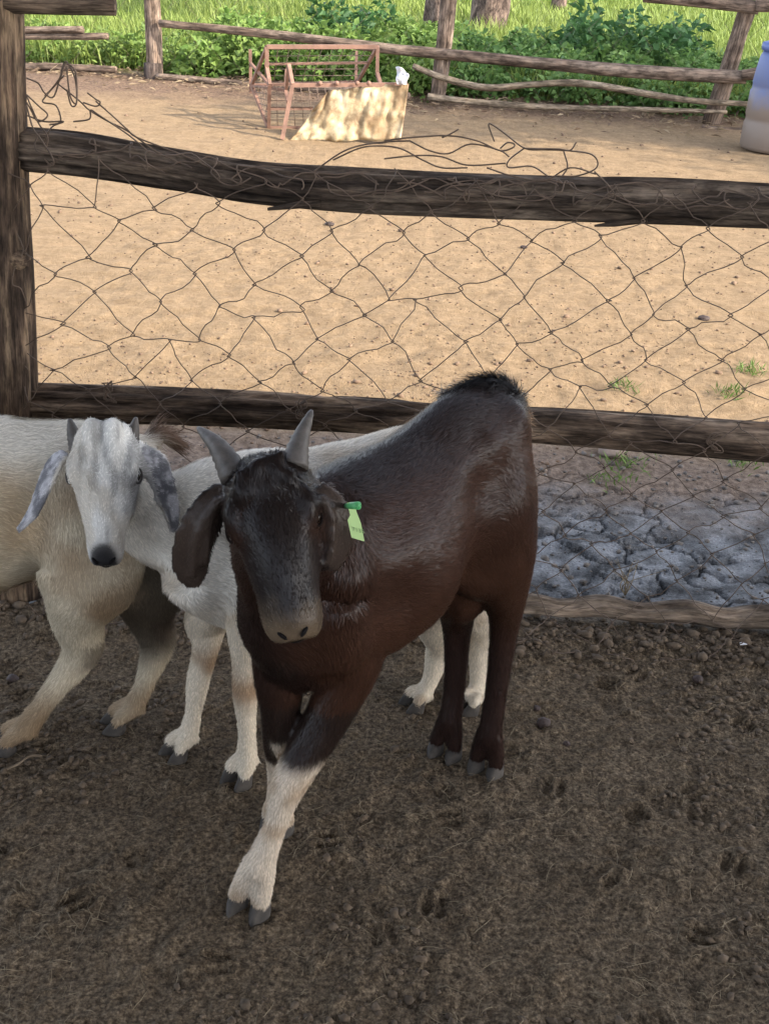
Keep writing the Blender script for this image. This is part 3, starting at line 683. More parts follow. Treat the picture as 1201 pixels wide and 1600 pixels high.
def finish(b, root, voxel, smooth, colfun, lenfun, nfur, mat, seed, sculpt=(), **kw):
    V, Nn, F4 = b.mesh(voxel, smooth); part, t, flow = b.classify(V); m_ = (np.isin(part, (TRUNK, NECK)) | (np.isin(part, (LEGF, LEGH)) & (V[:, 2] > .41))).astype(float)
    m_ = mesh_blur(F4, len(V), m_, 10)[:, None]; m_ = np.clip(m_*1.6-.6, 0, 1); Vb = mesh_blur(F4, len(V), V.astype(float), 45); V = (V*(1-m_)+Vb*m_).astype(np.float32)
    wob = (fbm(V*11, 3, seed)-.5)*.010*m_[:, 0]; N0 = Nn.copy()
    for c_, r_, d_ in sculpt: wob = wob+d_*np.exp(-(np.linalg.norm(V-c_, axis=1)/r_)**2)*(m_[:, 0] > .05)
    V = (V+N0*wob[:, None]).astype(np.float32)
    fn = np.cross(V[F4[:, 2]]-V[F4[:, 0]], V[F4[:, 3]]-V[F4[:, 1]]); Nn = np.zeros_like(V)
    for k in range(4):
        for d_ in range(3): Nn[:, d_] += np.bincount(F4[:, k], weights=fn[:, d_], minlength=len(V))
    Nn /= np.maximum(1e-9, np.linalg.norm(Nn, axis=1))[:, None]; col = colfun(V, Nn, part, t); ln = lenfun(V, Nn, part, t)
    nv = len(V); flow = mesh_blur(F4, nv, flow, 60); ln = mesh_blur(F4, nv, ln.astype(float), 6); soft = mesh_blur(F4, nv, col, 9); keepm = np.isin(part, (LEGF, FOOT, EAR, HEAD))[:, None]; col = np.where(keepm, .7*col+.3*soft, soft)
    o0 = mk('body', V, F4, mat, root, colors=np.clip(col*.75, 0, 1))
    f0 = fur('fur', root, V, Nn, F4, col, flow, part, ln, nfur, mat, seed, **kw); return o0
def plane_axes(u): u = nrm([u[0], u[1], 0]); return u, np.array([-u[1], u[0], 0])      # forward, goat's left
def trunk(b, H, u, sect, tilt=0.):
    u, s_ = plane_axes(u); D = catmull(np.array(sect, float), 4); C = []; A = []; B = []
    for t, hw, hh, z in D: C.append(np.array([H[0], H[1], 0])+u*t+ZUP*z); A.append(s_*hw); B.append(ZUP*hh)
    b.rings(C, A, B, TRUNK, -1, nseg=36)

# ---------------------------------------------------------------- goat A: dark brown, stepping towards the camera
gA = thing('goat', (0.0, 1.5, 0), 'dark brown goat with white front shins and a green ear tag', 'goat', 'goats in the pen')
b = Body(); HA = np.array([.128, 1.675]); uA = np.array([-.66, -.75]); u, s_ = plane_axes(uA)
trunk(b, HA, uA, [(-.100, .035, .05, .60), (-.078, .068, .09, .595), (-.04, .088, .118, .588), (.03, .092, .126, .572), (.10, .100, .136, .545), (.20, .128, .154, .512), (.30, .118, .154, .508), (.37, .090, .138, .512), (.415, .066, .108, .508), (.44, .038, .07, .505)])
def bp(t, side, z, H=HA, U=uA):
    uu, ss = plane_axes(U); return np.array([H[0], H[1], 0])+uu*t+ss*side+ZUP*z
b.chain([bp(-.08, 0, .640), bp(.02, 0, .662), bp(.15, 0, .632), bp(.30, 0, .612)], [.05, .052, .05, .055], TRUNK, flow=-1)      # spine
pollA = at(408, 722, 1.255); muzA = at(458, 1000, 1.135); fA, nA, wA, LA = frame_head(pollA, muzA, math.radians(-6))
b.chain([bp(.30, 0, .545), bp(.40, 0, .590), pollA-nA*.07+fA*.075-u*.02, pollA-nA*.055+fA*.06], [(.082, .11), (.068, .095), (.058, .07), (.05, .055)], NECK, flow=-1)
b.chain([pollA-nA*.085+fA*.07, at(435, 885, 1.335), at(460, 960, 1.355), at(486, 1022, 1.40), bp(.37, .01, .40)], [(.048, .05), (.048, .058), (.050, .060), (.052, .054), (.048, .05)], NECK, up=u)
add_head(b, pollA, fA, nA, wA, LA, 1.06, 1.14)
# curly forelock lumps between the horns
rgk = np.random.default_rng(4)
for k in range(26):
    q = pollA+wA*LA*(-.16+.0128*k)+fA*LA*(-.03+.17*rgk.random())+nA*LA*(.025+.03*rgk.random()); b.chain([q, q+fA*(.03+.04*rgk.random())*LA+wA*.02*LA*rgk.standard_normal()], [.0065, .005], HEAD)
# ears
b.sheet([at(352, 760, 1.285), at(330, 790, 1.27), at(308, 838, 1.262), at(300, 885, 1.262), at(303, 917, 1.265)], [at(360, 800, 1.26)-at(300, 770, 1.27), at(350, 830, 1.265)-at(290, 815, 1.255), at(345, 850, 1.275)-at(270, 850, 1.25), at(340, 890, 1.275)-at(265, 890, 1.25), at(340, 910, 1.275)-at(265, 915, 1.25)], [.013, .024, .0315, .029, .011], EAR, .0055)
b.sheet([at(494, 762, 1.262), at(519, 783, 1.255), at(531, 820, 1.25), at(529, 858, 1.245), at(516, 893, 1.24)], [at(520, 760, 1.27)-at(480, 790, 1.25), at(550, 790, 1.265)-at(500, 800, 1.245), at(556, 820, 1.26)-at(504, 820, 1.235), at(555, 860, 1.255)-at(500, 858, 1.23), at(530, 893, 1.25)-at(500, 893, 1.23)], [.013, .022, .0255, .0255, .010], EAR, .0055)
for pts in ([(345, 778, 1.262), (318, 815, 1.252), (303, 860, 1.249), (302, 900, 1.252)], [(336, 785, 1.262), (327, 830, 1.255), (322, 880, 1.255)], [(505, 775, 1.242), (520, 810, 1.236), (520, 850, 1.232), (512, 880, 1.23)]): b.chain([at(*p) for p in pts], [.0045]*len(pts), EAR)
cl = []
toeA = (-.62, -.78)
# left front (planted ahead), right front (trailing), hind pair
cl.append(leg(b, [bp(.33, .034, .50), at(552, 1015, 1.415), at(512, 1120, 1.375), at(452, 1222, 1.325), at(432, 1285, 1.305), at(405, 1352, 1.29)], [(.055, .085), (.046, .062), .034, .0275, .0175, .0225], gr(394, 1418)+np.array([.0, .012, 0]), (-.35, -.94), LEGF, gA))
cl.append(leg(b, [bp(.34, -.034, .48), at(440, 1040, 1.40), at(438, 1110, 1.385), at(438, 1150, 1.40), at(436, 1215, 1.435), at(434, 1262, 1.45)], [(.055, .075), (.04, .05), .0285, .0265, .0175, .0195], gr(438, 1298)+np.array([0, .02, 0]), (-.45, -.9), LEGF, gA))
cl.append(leg(b, [bp(-.01, .042, .56), at(781, 862, 1.668), at(790, 935, 1.70), at(786, 990, 1.705), at(774, 1085, 1.675), at(764, 1150, 1.655)], [(.066, .095), (.056, .080), (.034, .046), (.0235, .031), .0195, .0215], gr(763, 1203)+np.array([0, .014, 0]), (-.42, -.9), LEGH, gA))
cl.append(leg(b, [bp(-.01, -.042, .56), at(728, 900, 1.69), at(716, 950, 1.73), at(714, 990, 1.745), at(710, 1070, 1.72), at(702, 1128, 1.70)], [(.062, .10), (.048, .073), (.032, .040), (.0235, .030), .0195, .021], gr(699, 1178)+np.array([0, .014, 0]), (-.42, -.9), LEGH, gA))
# groin fold and tail
b.chain([bp(.34, .050, .60), bp(.375, .060, .53), bp(.36, .060, .45)], [(.044, .05), (.056, .062), (.050, .055)], TRUNK)
b.chain([bp(.36, .012, .60), bp(.40, .014, .545), bp(.41, .014, .48), bp(.39, .01, .43)], [(.066, .06), (.066, .064), (.066, .060), (.060, .055)], NECK, up=u)
b.chain([at(424, 890, 1.33), at(438, 950, 1.345), at(456, 1000, 1.36)], [.036, .038, .036], NECK, up=u)
b.chain([bp(.06, .045, .50), bp(.03, .055, .46), bp(-.01, .055, .42)], [(.045, .07), (.045, .07), (.04, .06)], TRUNK)
b.chain([at(797, 690, 1.745), at(802, 648, 1.745), at(786, 617, 1.735), at(748, 608, 1.71), at(698, 622, 1.68)], [.018, .022, .022, .019, .010], TAIL)
def colA(V, Nn, part, t):
    n1 = fbm(V*9, 3, 3)[:, None]; n2 = fbm(V*30, 3, 6); body = np.array([.032, .0155, .0103])*(.65+.7*n1); body = np.repeat(body, 1, 0)
    rel = V-np.array([HA[0], HA[1], 0]); tt = rel@u
    low = sstep(.56, .42, V[:, 2]); c = mixcol(body, (.042, .019, .0112), .75*low*sstep(-.3, .3, tt+.3))
    c = mixcol(c, (.011, .008, .0075), sstep(.09, .03, np.abs(rel@s_))*sstep(.60, .66, V[:, 2])*.75)                    # dorsal stripe
    m = part == NECK; c[m] = mixcol(np.repeat([[.034, .016, .0105]], m.sum(), 0), (.018, .0105, .0085), n2[m]); chest_shade = sstep(.36, .46, tt)*sstep(.62, .50, V[:, 2])*sstep(.10, .02, rel@s_); c = mixcol(c, (.013, .0085, .0075), chest_shade*.85)  # lower front of the chest painted darker for the shadow under the head
    h = (V-pollA)@fA/LA; hw_ = np.abs((V-pollA)@wA)/LA; m = part == HEAD
    ch = mixcol(np.repeat([[.0125, .0088, .0078]], len(V), 0), (.040, .020, .013), sstep(.10, .24, hw_)*sstep(.25, .5, h))
    ch = mixcol(ch, (.017, .014, .0135), sstep(.38, .55, h)*.8); ch = mixcol(ch, (.15, .108, .068), sstep(.76, 1.02, h+.22*(n2-.5)+.35*(hw_-.07))*.95*sstep(.100, .075, np.linalg.norm(V-(pollA+fA*.92*LA-nA*.17*LA), axis=1)))
    c[m] = ch[m]; m = part == EAR; c[m] = mixcol(np.repeat([[.060, .043, .034]], m.sum(), 0), (.028, .020, .016), n2[m])
    m = (part == LEGF) | (part == FOOT); front = rel@u > .16
    wl_ = sstep(.262, .245, V[:, 2]+.022*(n2-.5)+.055*(rel@s_ < -.01)); wh = mixcol(np.repeat([[.60, .51, .40]], len(V), 0), (.36, .255, .16), sstep(.52, .68, fbm(V*18, 2, 9))*.7+.75*np.exp(-((V[:, 2]-.222)/.022)**2)*sstep(.35, .55, fbm(V*30, 2, 29)))
    dk = np.repeat([[.019, .012, .0095]], len(V), 0)
    ml = m & front; c[ml] = mixcol(np.where(V[ml][:, 2:3] < .33, dk[ml], c[ml]), (0, 0, 0), 0*wl_[ml])*(1-wl_[ml][:, None])+wh[ml]*wl_[ml][:, None]
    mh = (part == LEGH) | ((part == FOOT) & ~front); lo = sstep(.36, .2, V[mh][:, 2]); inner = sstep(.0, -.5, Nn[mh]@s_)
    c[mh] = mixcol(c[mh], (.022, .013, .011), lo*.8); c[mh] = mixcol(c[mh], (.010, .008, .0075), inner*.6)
    m = part == TAIL; c[m] = np.array([.007, .006, .006]); m = (part == TAIL) & (t < .30) & (Nn[:, 0] > .45); c[m] = np.array([.13, .075, .04]); return c
def lenA(V, Nn, part, t):
    l = np.select([part == HEAD, part == EAR, part == LEGF, part == LEGH, part == FOOT, part == TAIL, part == NECK], [.006, .004, .008, .009, .008, .032, .013], .0125)
    l = np.where((part == HEAD) & (((V-pollA)@fA/LA) < .22), .010, l); return np.where((part == HEAD) & (((V-pollA)@fA/LA) > .9), .0035, l)
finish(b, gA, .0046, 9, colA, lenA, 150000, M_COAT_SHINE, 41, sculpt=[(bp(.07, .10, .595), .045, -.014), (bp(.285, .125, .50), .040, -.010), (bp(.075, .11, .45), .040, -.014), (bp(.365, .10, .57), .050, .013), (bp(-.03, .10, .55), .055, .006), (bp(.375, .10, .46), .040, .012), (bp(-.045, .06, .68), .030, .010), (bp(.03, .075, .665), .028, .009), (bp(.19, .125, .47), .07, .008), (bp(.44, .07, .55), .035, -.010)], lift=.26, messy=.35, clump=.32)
for c in cl: hoof_obj(c, gA)
horn(gA, at(368, 745, 1.275), at(342, 700, 1.30), at(309, 668, 1.33), .0175); horn(gA, at(459, 730, 1.275), at(468, 690, 1.30), at(487, 641, 1.33), .0165)
M_LID = flat_mat('dark_eyelid', (.010, .007, .006), .9, .2, 40, spec=.05); eyes(gA, pollA, fA, nA, wA, LA, 1.06, M_LID); nose(gA, pollA, fA, nA, wA, LA, M_NOSE_TAN)
# green ear tag
def tag_pt(x_, y_, d=0.): return at(x_, y_, 1.228-d)
prof = [(542, 785), (554, 784), (557, 800), (564, 818), (569, 846), (549, 840), (543, 813), (547, 805)]
V = [tag_pt(x_, y_) for x_, y_ in prof]+[tag_pt(x_, y_, -.0016) for x_, y_ in prof]; n = len(prof)
tg = mk('ear_tag', V, [tuple(range(n)), tuple(range(2*n-1, n-1, -1))]+[(i, n+i, n+(i+1) % n, (i+1) % n) for i in range(n)], M_TAG, gA, smooth=False); tg['label'] = 'green plastic ear tag with printed number'
V, Fc, W = tube([tag_pt(541, 791, -.028), tag_pt(548, 790, .002), tag_pt(553, 790, .005), tag_pt(560, 790, .010), tag_pt(561, 790, .011), tag_pt(556, 790, .006)], [.0035, .0042, .0045, .0050, .0034, .0030], 12); mb = MB(); mb.add(V, Fc, W); mb.build('tag_button', M_TAGD, tg)
for txt, xx, yy, sz in (('7135', 550.5, 829, .0078),):
    cu = bpy.data.curves.new('tag_print', 'FONT'); cu.body = txt; cu.size = sz; cu.extrude = .0002
    to = bpy.data.objects.new('tag_print_tmp', cu); COL.objects.link(to); dg = bpy.context.evaluated_depsgraph_get(); dg.update(); me = bpy.data.meshes.new_from_object(to.evaluated_get(dg))
    p0 = tag_pt(xx, yy, .0006); ex = nrm(tag_pt(xx+10, yy+2.5, .0006)-p0); ey = nrm(tag_pt(xx-2.5, yy-10, .0006)-p0); vv = np.array([v.co[:] for v in me.vertices]); ff = [tuple(p.vertices) for p in me.polygons]
    bpy.data.objects.remove(to); mk('tag_print', p0+vv[:, :1]*ex+vv[:, 1:2]*ey+vv[:, 2:3]*np.cross(ex, ey), ff, M_PRINT, tg, smooth=False)

# ---------------------------------------------------------------- goat B: white, head turned to the camera
gB = thing('goat', (-.05, 1.72, 0), 'white goat with short horns looking at the camera beside the brown goat', 'goat', 'goats in the pen')
b = Body(); HB = np.array([.135, 1.875]); uB = np.array([-.87, -.49]); u2, s2 = plane_axes(uB)
trunk(b, HB, uB, [(-.10, .04, .05, .50), (-.06, .08, .09, .49), (0, .095, .115, .475), (.10, .105, .125, .455), (.22, .115, .135, .435), (.33, .105, .135, .432), (.42, .09, .12, .43), (.48, .07, .10, .425), (.52, .04, .06, .42)])
def bpB(t, sd_, z): return bp(t, sd_, z, HB, uB)
b.chain([bpB(-.08, 0, .545), bpB(.05, 0, .568), bpB(.2, 0, .555), bpB(.36, 0, .548)], [.025, .025, .025, .03], TRUNK, flow=-1)
pollB = at(160, 668, 1.555); muzB = at(160, 884, 1.455); fB, nB, wB, LB = frame_head(pollB, muzB, math.radians(-9))
b.chain([bpB(.36, 0, .47), bpB(.45, 0, .485), at(255, 820, 1.66), at(205, 775, 1.63), at(190, 745, 1.61)], [(.09, .115), (.078, .105), (.06, .078), (.05, .064), (.04, .05)], NECK, flow=-1)
b.chain([bpB(.49, 0, .45), bpB(.515, 0, .39), bpB(.46, 0, .33)], [(.06, .05), (.065, .05), (.05, .045)], NECK)
add_head(b, pollB, fB, nB, wB, LB, 1.04, .9)
for sg in (-1, 1): b.chain([pollB+wB*sg*.075*LB+nB*.0*LB-fB*.01*LB, pollB+wB*sg*.085*LB+nB*.035*LB+fB*.12*LB, pollB+wB*sg*.06*LB+nB*.03*LB+fB*.3*LB], [.07*LB, .065*LB, .04*LB], HEAD)
b.sheet([at(104, 706, 1.585), at(84, 728, 1.575), at(67, 765, 1.565), at(52, 800, 1.555), at(28, 830, 1.545)], [at(110, 740, 1.56)-at(80, 715, 1.60)]*4+[at(50, 830, 1.53)-at(20, 815, 1.56)], [.014, .021, .019, .015, .006], EAR, .0055)
b.sheet([at(213, 700, 1.585), at(240, 722, 1.58), at(258, 760, 1.575), at(269, 800, 1.57), at(273, 832, 1.565)], [at(250, 700, 1.66)-at(215, 735, 1.62), at(270, 730, 1.66)-at(225, 750, 1.62), at(280, 765, 1.66)-at(235, 780, 1.62), at(285, 800, 1.655)-at(248, 815, 1.62), at(288, 830, 1.65)-at(255, 838, 1.625)], [.014, .025, .0265, .023, .009], EAR, .0055)
cl = []
cl.append(leg(b, [bpB(.40, .03, .42), at(330, 960, 1.70), at(322, 1010, 1.69), at(309, 1068, 1.675), at(303, 1110, 1.668), at(294, 1150, 1.66)], [(.055, .08), (.038, .05), .0245, .0205, .0150, .0185], gr(283, 1184)+np.array([0, .012, 0]), (-.75, -.65), LEGF, gB))
cl.append(leg(b, [bpB(.40, .05, .42), at(392, 970, 1.625), at(385, 1030, 1.62), at(383, 1085, 1.61), at(386, 1140, 1.605), at(386, 1185, 1.60)], [(.055, .08), (.036, .048), .025, .0215, .0155, .0190], gr(378, 1222)+np.array([0, .010, 0]), (-.55, -.83), LEGF, gB))
cl.append(leg(b, [bpB(.0, .06, .45), at(690, 940, 1.83), at(690, 1000, 1.875), at(686, 1020, 1.885), at(672, 1062, 1.865), at(660, 1085, 1.85)], [(.06, .09), (.04, .06), (.026, .034), (.022, .03), .0165, .0185], gr(655, 1103)+np.array([0, .010, 0]), (-.85, -.5), LEGH, gB))
cl.append(leg(b, [bpB(-.02, -.06, .45), at(752, 930, 1.87), at(752, 985, 1.90), at(752, 1012, 1.91), at(746, 1062, 1.89), at(743, 1088, 1.875)], [(.06, .09), (.04, .06), (.026, .034), (.022, .03), .0165, .0185], gr(740, 1106)+np.array([0, .010, 0]), (-.85, -.5), LEGH, gB))
b.chain([bpB(-.075, 0, .53), bpB(-.100, 0, .558), bpB(-.112, 0, .565), bpB(-.12, 0, .55)], [.018, .016, .014, .01], TAIL)
def colB(V, Nn, part, t):
    n1 = fbm(V*8, 3, 13); n2 = fbm(V*32, 3, 16); c = mixcol(np.repeat([[.70, .66, .58]], len(V), 0), (.56, .46, .34), sstep(.5, .75, n1)*.7)
    c = mixcol(c, (.20, .17, .13), sstep(.55, .7, fbm(V*np.array([14, 14, 22]), 3, 18))*sstep(.42, .5, V[:, 2])*np.isin(part, (TRUNK, NECK))*.6)
    m = (part == LEGF) | (part == LEGH) | (part == FOOT)
    kn = np.exp(-((V[:, 2]-.185)/.03)**2)*sstep(.40, .58, fbm(V*14, 2, 19)); wf = mixcol(c, (.60, .50, .36), np.full(len(V), .7)); wf = mixcol(wf, (.27, .165, .09), np.clip(kn*.9+.5*sstep(.55, .7, n1), 0, .9)); c[m] = wf[m]
    h = (V-pollB)@fB/LB; sw = (V-pollB)@wB/LB; m = part == HEAD; ch = np.repeat([[.74, .72, .67]], len(V), 0)
    ch = mixcol(ch, (.20, .195, .185), sstep(.46, .70, fbm(np.c_[sw*26, h*5, sw*0]+3, 4, 23))*.75); ch = mixcol(ch, (.50, .43, .33), sstep(.45, .65, fbm(np.c_[sw*9, h*4, sw*0]+9, 3, 27))*.6); ch = mixcol(ch, (.17, .165, .165), sstep(.14, .21, np.abs(sw))*sstep(.28, .36, h)*sstep(.75, .55, h)*(sw > 0)*.8)
    ch = mixcol(ch, (.12, .12, .12), sstep(.035, 0, np.abs(sw))*sstep(.22, .0, h)*.8)
    ch = mixcol(ch, (.022, .021, .022), sstep(.125, .085, np.hypot(sw*1.05, (h-.955)*.9))*sstep(-.20, -.14, (V-pollB)@nB/LB)); ch = mixcol(ch, (.30, .29, .28), sstep(.80, .9, h)*.35*(ch[:, 0] > .1)); c[m] = ch[m]
    m = part == EAR; sp = sstep(.42, .56, fbm(V*np.array([95, 95, 60]), 4, 25, .65)); right = V[:, 0] > pollB[0]
    ce = mixcol(np.repeat([[.52, .51, .52]], len(V), 0), (.075, .075, .085), np.clip(sp*.85+right*.35*sstep(.62, .52, V[:, 2]), 0, 1)); c[m] = ce[m]; m = part == TAIL; c[m] = (.16, .10, .06); return c
def lenB(V, Nn, part, t):
    l = np.select([part == HEAD, part == EAR, part == LEGF, part == LEGH, part == FOOT, part == TAIL, part == NECK], [.0065, .004, .008, .008, .008, .03, .012], .012)
    return np.where((part == HEAD) & (((V-pollB)@fB/LB) > .88), .003, l)
finish(b, gB, .0046, 8, colB, lenB, 110000, M_COAT, 51, lift=.22, messy=.3, clump=.3)
for c in cl: hoof_obj(c, gB)
horn(gB, at(124, 704, 1.58), at(115, 677, 1.588), at(109, 654, 1.595), .013); horn(gB, at(202, 700, 1.58), at(208, 677, 1.588), at(213, 652, 1.595), .013)
M_LIDB = flat_mat('grey_eyelid', (.05, .045, .043), .9, .2, 40, spec=.05); eyes(gB, pollB, fB, nB, wB, LB, 1.06, M_LIDB); nose(gB, pollB, fB, nB, wB, LB, M_NOSE)

# ---------------------------------------------------------------- goat C: cream, walking out of the picture on the left
gC = thing('goat', (-.75, 1.70, 0), 'shaggy cream goat with dirty hind legs cut off by the left edge', 'goat', 'goats in the pen')
b = Body(); HC = np.array([-.47, 1.725]); uC = np.array([-.99, -.10]); u3, s3 = plane_axes(uC)
trunk(b, HC, uC, [(-.09, .04, .05, .50), (-.06, .075, .085, .49), (0, .095, .115, .485), (.10, .108, .135, .468), (.22, .125, .158, .450), (.34, .125, .160, .452), (.44, .108, .150, .46), (.51, .085, .12, .465), (.55, .05, .07, .47)])
def bpC(t, sd_, z): return bp(t, sd_, z, HC, uC)
b.chain([bpC(-.07, 0, .555), bpC(.05, 0, .580), bpC(.2, 0, .590), bpC(.38, 0, .595)], [.025, .025, .025, .03], TRUNK, flow=-1)
pollC = bpC(.72, .0, .78); muzC = bpC(.90, .02, .66); fC = nrm(muzC-pollC); nC = nrm(ZUP-fC*fC[2]); wC = np.cross(nC, fC); LC = .22
b.chain([bpC(.42, 0, .50), bpC(.52, 0, .56), bpC(.64, 0, .70), bpC(.72, 0, .745)], [(.09, .12), (.075, .10), (.055, .075), (.05, .06)], NECK, flow=-1)
add_head(b, pollC, fC, nC, wC, LC, 1.0)
for sg in (-1, 1): b.sheet([pollC+wC*sg*.05-nC*.02, pollC+wC*sg*.085-nC*.05, pollC+wC*sg*.095-nC*.12, pollC+wC*sg*.09-nC*.17], fC, [.013, .024, .026, .01], EAR)
cl = []
cl.append(leg(b, [bpC(.03, .055, .48), at(140, 905, 1.615), at(122, 965, 1.64), at(128, 1018, 1.665), at(78, 1087, 1.645), at(42, 1137, 1.635)], [(.065, .11), (.050, .085), (.036, .047), (.0255, .034), .0195, .0215], gr(22, 1172)+np.array([0, .012, 0]), (-.97, -.25), LEGH, gC))
cl.append(leg(b, [bpC(-.01, -.05, .47), at(225, 900, 1.745), at(236, 965, 1.765), at(246, 1005, 1.775), at(228, 1065, 1.745), at(210, 1103, 1.725)], [(.06, .10), (.048, .078), (.034, .044), (.024, .033), .0185, .0205], gr(192, 1140)+np.array([0, .010, 0]), (-.93, -.35), LEGH, gC))
for sg, off in ((1, .05), (-1, -.03)):
    k = bpC(.46+off, .065*sg, .0); cl.append(leg(b, [bpC(.43, .07*sg, .43), bpC(.45, .07*sg, .33), bpC(.455+off*.6, .07*sg, .20), bpC(.46+off*.8, .068*sg, .12), bpC(.46+off, .066*sg, .065)], [(.055, .08), (.04, .05), .024, .0165, .0185], k, (-.99, -.1), LEGF, gC))
b.chain([bpC(.18, 0, .315), bpC(.24, .02, .292)], [.022, .014], TRUNK)
b.chain([bpC(-.075, 0, .555), at(235, 690, 1.78), at(250, 678, 1.785), at(268, 690, 1.79)], [.020, .017, .015, .010], TAIL)
def colC(V, Nn, part, t):
    n1 = fbm(V*7, 3, 33); n2 = fbm(V*26, 3, 36); c = mixcol(np.repeat([[.52, .45, .33]], len(V), 0), (.41, .29, .165), sstep(.42, .66, n1)*.8)
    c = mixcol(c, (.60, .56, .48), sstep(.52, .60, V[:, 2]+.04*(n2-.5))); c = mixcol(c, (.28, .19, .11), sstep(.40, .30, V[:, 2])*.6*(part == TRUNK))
    far = ((V-np.array([HC[0], HC[1], 0]))@s3 < .035) & (V[:, 0] > -.515) & (V[:, 1] > 1.685); lg = (part == LEGH) | (part == FOOT) | (part == LEGF)
    c[lg] = mixcol(c[lg], (.20, .135, .08), sstep(.42, .62, n1[lg])*.75); dirty = far & (part == LEGH) | (far & (V[:, 2] < .42))
    c[dirty] = mixcol(c[dirty], (.062, .050, .036), .92*sstep(.22, .46, fbm(V[dirty]*np.array([26, 26, 14]), 3, 39))*sstep(.10, .16, V[dirty][:, 2]))
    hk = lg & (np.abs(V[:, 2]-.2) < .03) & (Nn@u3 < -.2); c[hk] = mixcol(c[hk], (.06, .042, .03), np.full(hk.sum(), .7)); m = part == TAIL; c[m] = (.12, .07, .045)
    return c
def lenC(V, Nn, part, t): return np.select([part == HEAD, part == EAR, part == LEGF, part == LEGH, part == FOOT, part == TAIL, part == NECK], [.008, .0045, .009, .011, .009, .04, .015], .0155)
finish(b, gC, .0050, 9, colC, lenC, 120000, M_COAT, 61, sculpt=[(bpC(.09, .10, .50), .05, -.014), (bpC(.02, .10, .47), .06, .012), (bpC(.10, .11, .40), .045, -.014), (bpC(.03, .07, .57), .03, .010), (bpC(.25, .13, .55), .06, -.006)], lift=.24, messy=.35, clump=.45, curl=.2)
for c in cl: hoof_obj(c, gC)
for sg in (-1, 1): horn(gC, pollC+wC*sg*.035+nC*.0, pollC+wC*sg*.045+nC*.04-fC*.01, pollC+wC*sg*.055+nC*.07-fC*.03, .014)
eyes(gC, pollC, fC, nC, wC, LC, 1.0, M_LIDB); nose(gC, pollC, fC, nC, wC, LC, M_NOSE)

#%%FAR
# ================================================================== FAR FENCE
M_FARWOOD = wood_mat('sunlit_log', (.055, .038, .028), (.135, .098, .074), (.22, .168, .13), fine=26)
M_STICK = wood_mat('grey_stick', (.12, .092, .064), (.215, .168, .12), (.29, .235, .175), fine=40)
M_TAR = wood_mat('dark_post_foot', (.02, .016, .014), (.05, .038, .032), (.09, .07, .06), fine=26)
ff = thing('yard_fence', (0, 10.3, 0), 'far log fence along the weeds with leaning posts and thin grey sticks', 'fence')
def flog(pts, rad, mat, name, seed, n=14):
    V, Fc, W = log_geo([at(*p) for p in pts], rad, n=n, seglen=.06, seed=seed, rough=.09); mb = MB(); mb.add(V, Fc, W); return mb.build(name, mat, ff)
def fpost(x_, y_, lean, h, r, seed):
    g = gr(x_, y_); top = g+np.array([lean, 0, h]); V, Fc, W = log_geo([g-ZUP*.1, (g+top)/2+np.array([.01, 0, 0]), top], [r*1.05, r, r*.95], n=16, seglen=.06, seed=seed, rough=.10); mb = MB(); mb.add(V, Fc, W); return mb.build('post', M_FARWOOD, ff), g
_, gL = fpost(243, 130, -.02, 1.25, .070, 2); _, gM = fpost(681, 168, .06, 1.3, .066, 3); _, gR = fpost(1106, 197, .16, .95, .074, 4)
V, Fc, W = log_geo([gL-ZUP*.05+np.array([-.01, -.03, 0]), gL+np.array([-.012, -.03, .17])], [.085, .08], n=14, seglen=.05, seed=5); mb = MB(); mb.add(V, Fc, W); mb.build('post_sleeve', M_TAR, ff)
YL, YM, YR = gL[1], gM[1], gR[1]
def yf(x_): return np.interp(x_, [0, 243, 681, 1106, 1250], [YL+.3, YL, YM, YR, YR-.1])-.09
def fp(pts, d=0.): return [(x_, y_, yf(x_)-d) for x_, y_ in pts]
flog(fp([(250, 36), (420, 53), (600, 75), (760, 91), (900, 104), (1040, 115), (1165, 121)]), [.034, .036, .042, .045, .05, .052, .052], M_FARWOOD, 'rail', 6)
flog(fp([(1158, 117), (1210, 113), (1300, 112)], .05), [.04, .055, .05], M_FARWOOD, 'rail', 7)
flog(fp([(1005, -6), (1100, 3), (1185, 12)], .04), [.045, .048, .05], M_FARWOOD, 'rail', 8); flog(fp([(1180, 6), (1300, 12)], .05), [.06, .06], M_FARWOOD, 'rail', 9)
flog(fp([(645, 103), (690, 121), (758, 137), (830, 132), (905, 130), (1000, 145), (1080, 157), (1172, 163)], .05), [.022, .027, .028, .026, .028, .026, .024, .020], M_STICK, 'stick', 10)
flog(fp([(668, 151), (750, 160), (850, 167), (1000, 171), (1135, 175)], .05), [.028, .024, .024, .022, .014], M_STICK, 'stick', 11)
flog(fp([(246, 121), (330, 128), (420, 136), (560, 143), (640, 150)], .03), [.035, .036, .038, .036, .03], M_FARWOOD, 'rail', 12)
flog(fp([(20, 47), (130, 46)], .02), [.03, .03], M_FARWOOD, 'rail', 13); flog(fp([(15, 57), (169, 57)], .0), [.028, .03], M_FARWOOD, 'rail', 14); flog(fp([(0, 106), (90, 105), (182, 109)], .0), [.035, .036, .03], M_FARWOOD, 'rail', 15)
flog(fp([(1095, 201), (1130, 206), (1240, 212)], .12), [.035, .04, .04], M_FARWOOD, 'rail', 16)
flog([at(1060, 192, YR+.2), at(1180, 200, YR+.1)], [.012, .01], M_STICK, 'stick', 17) if False else None
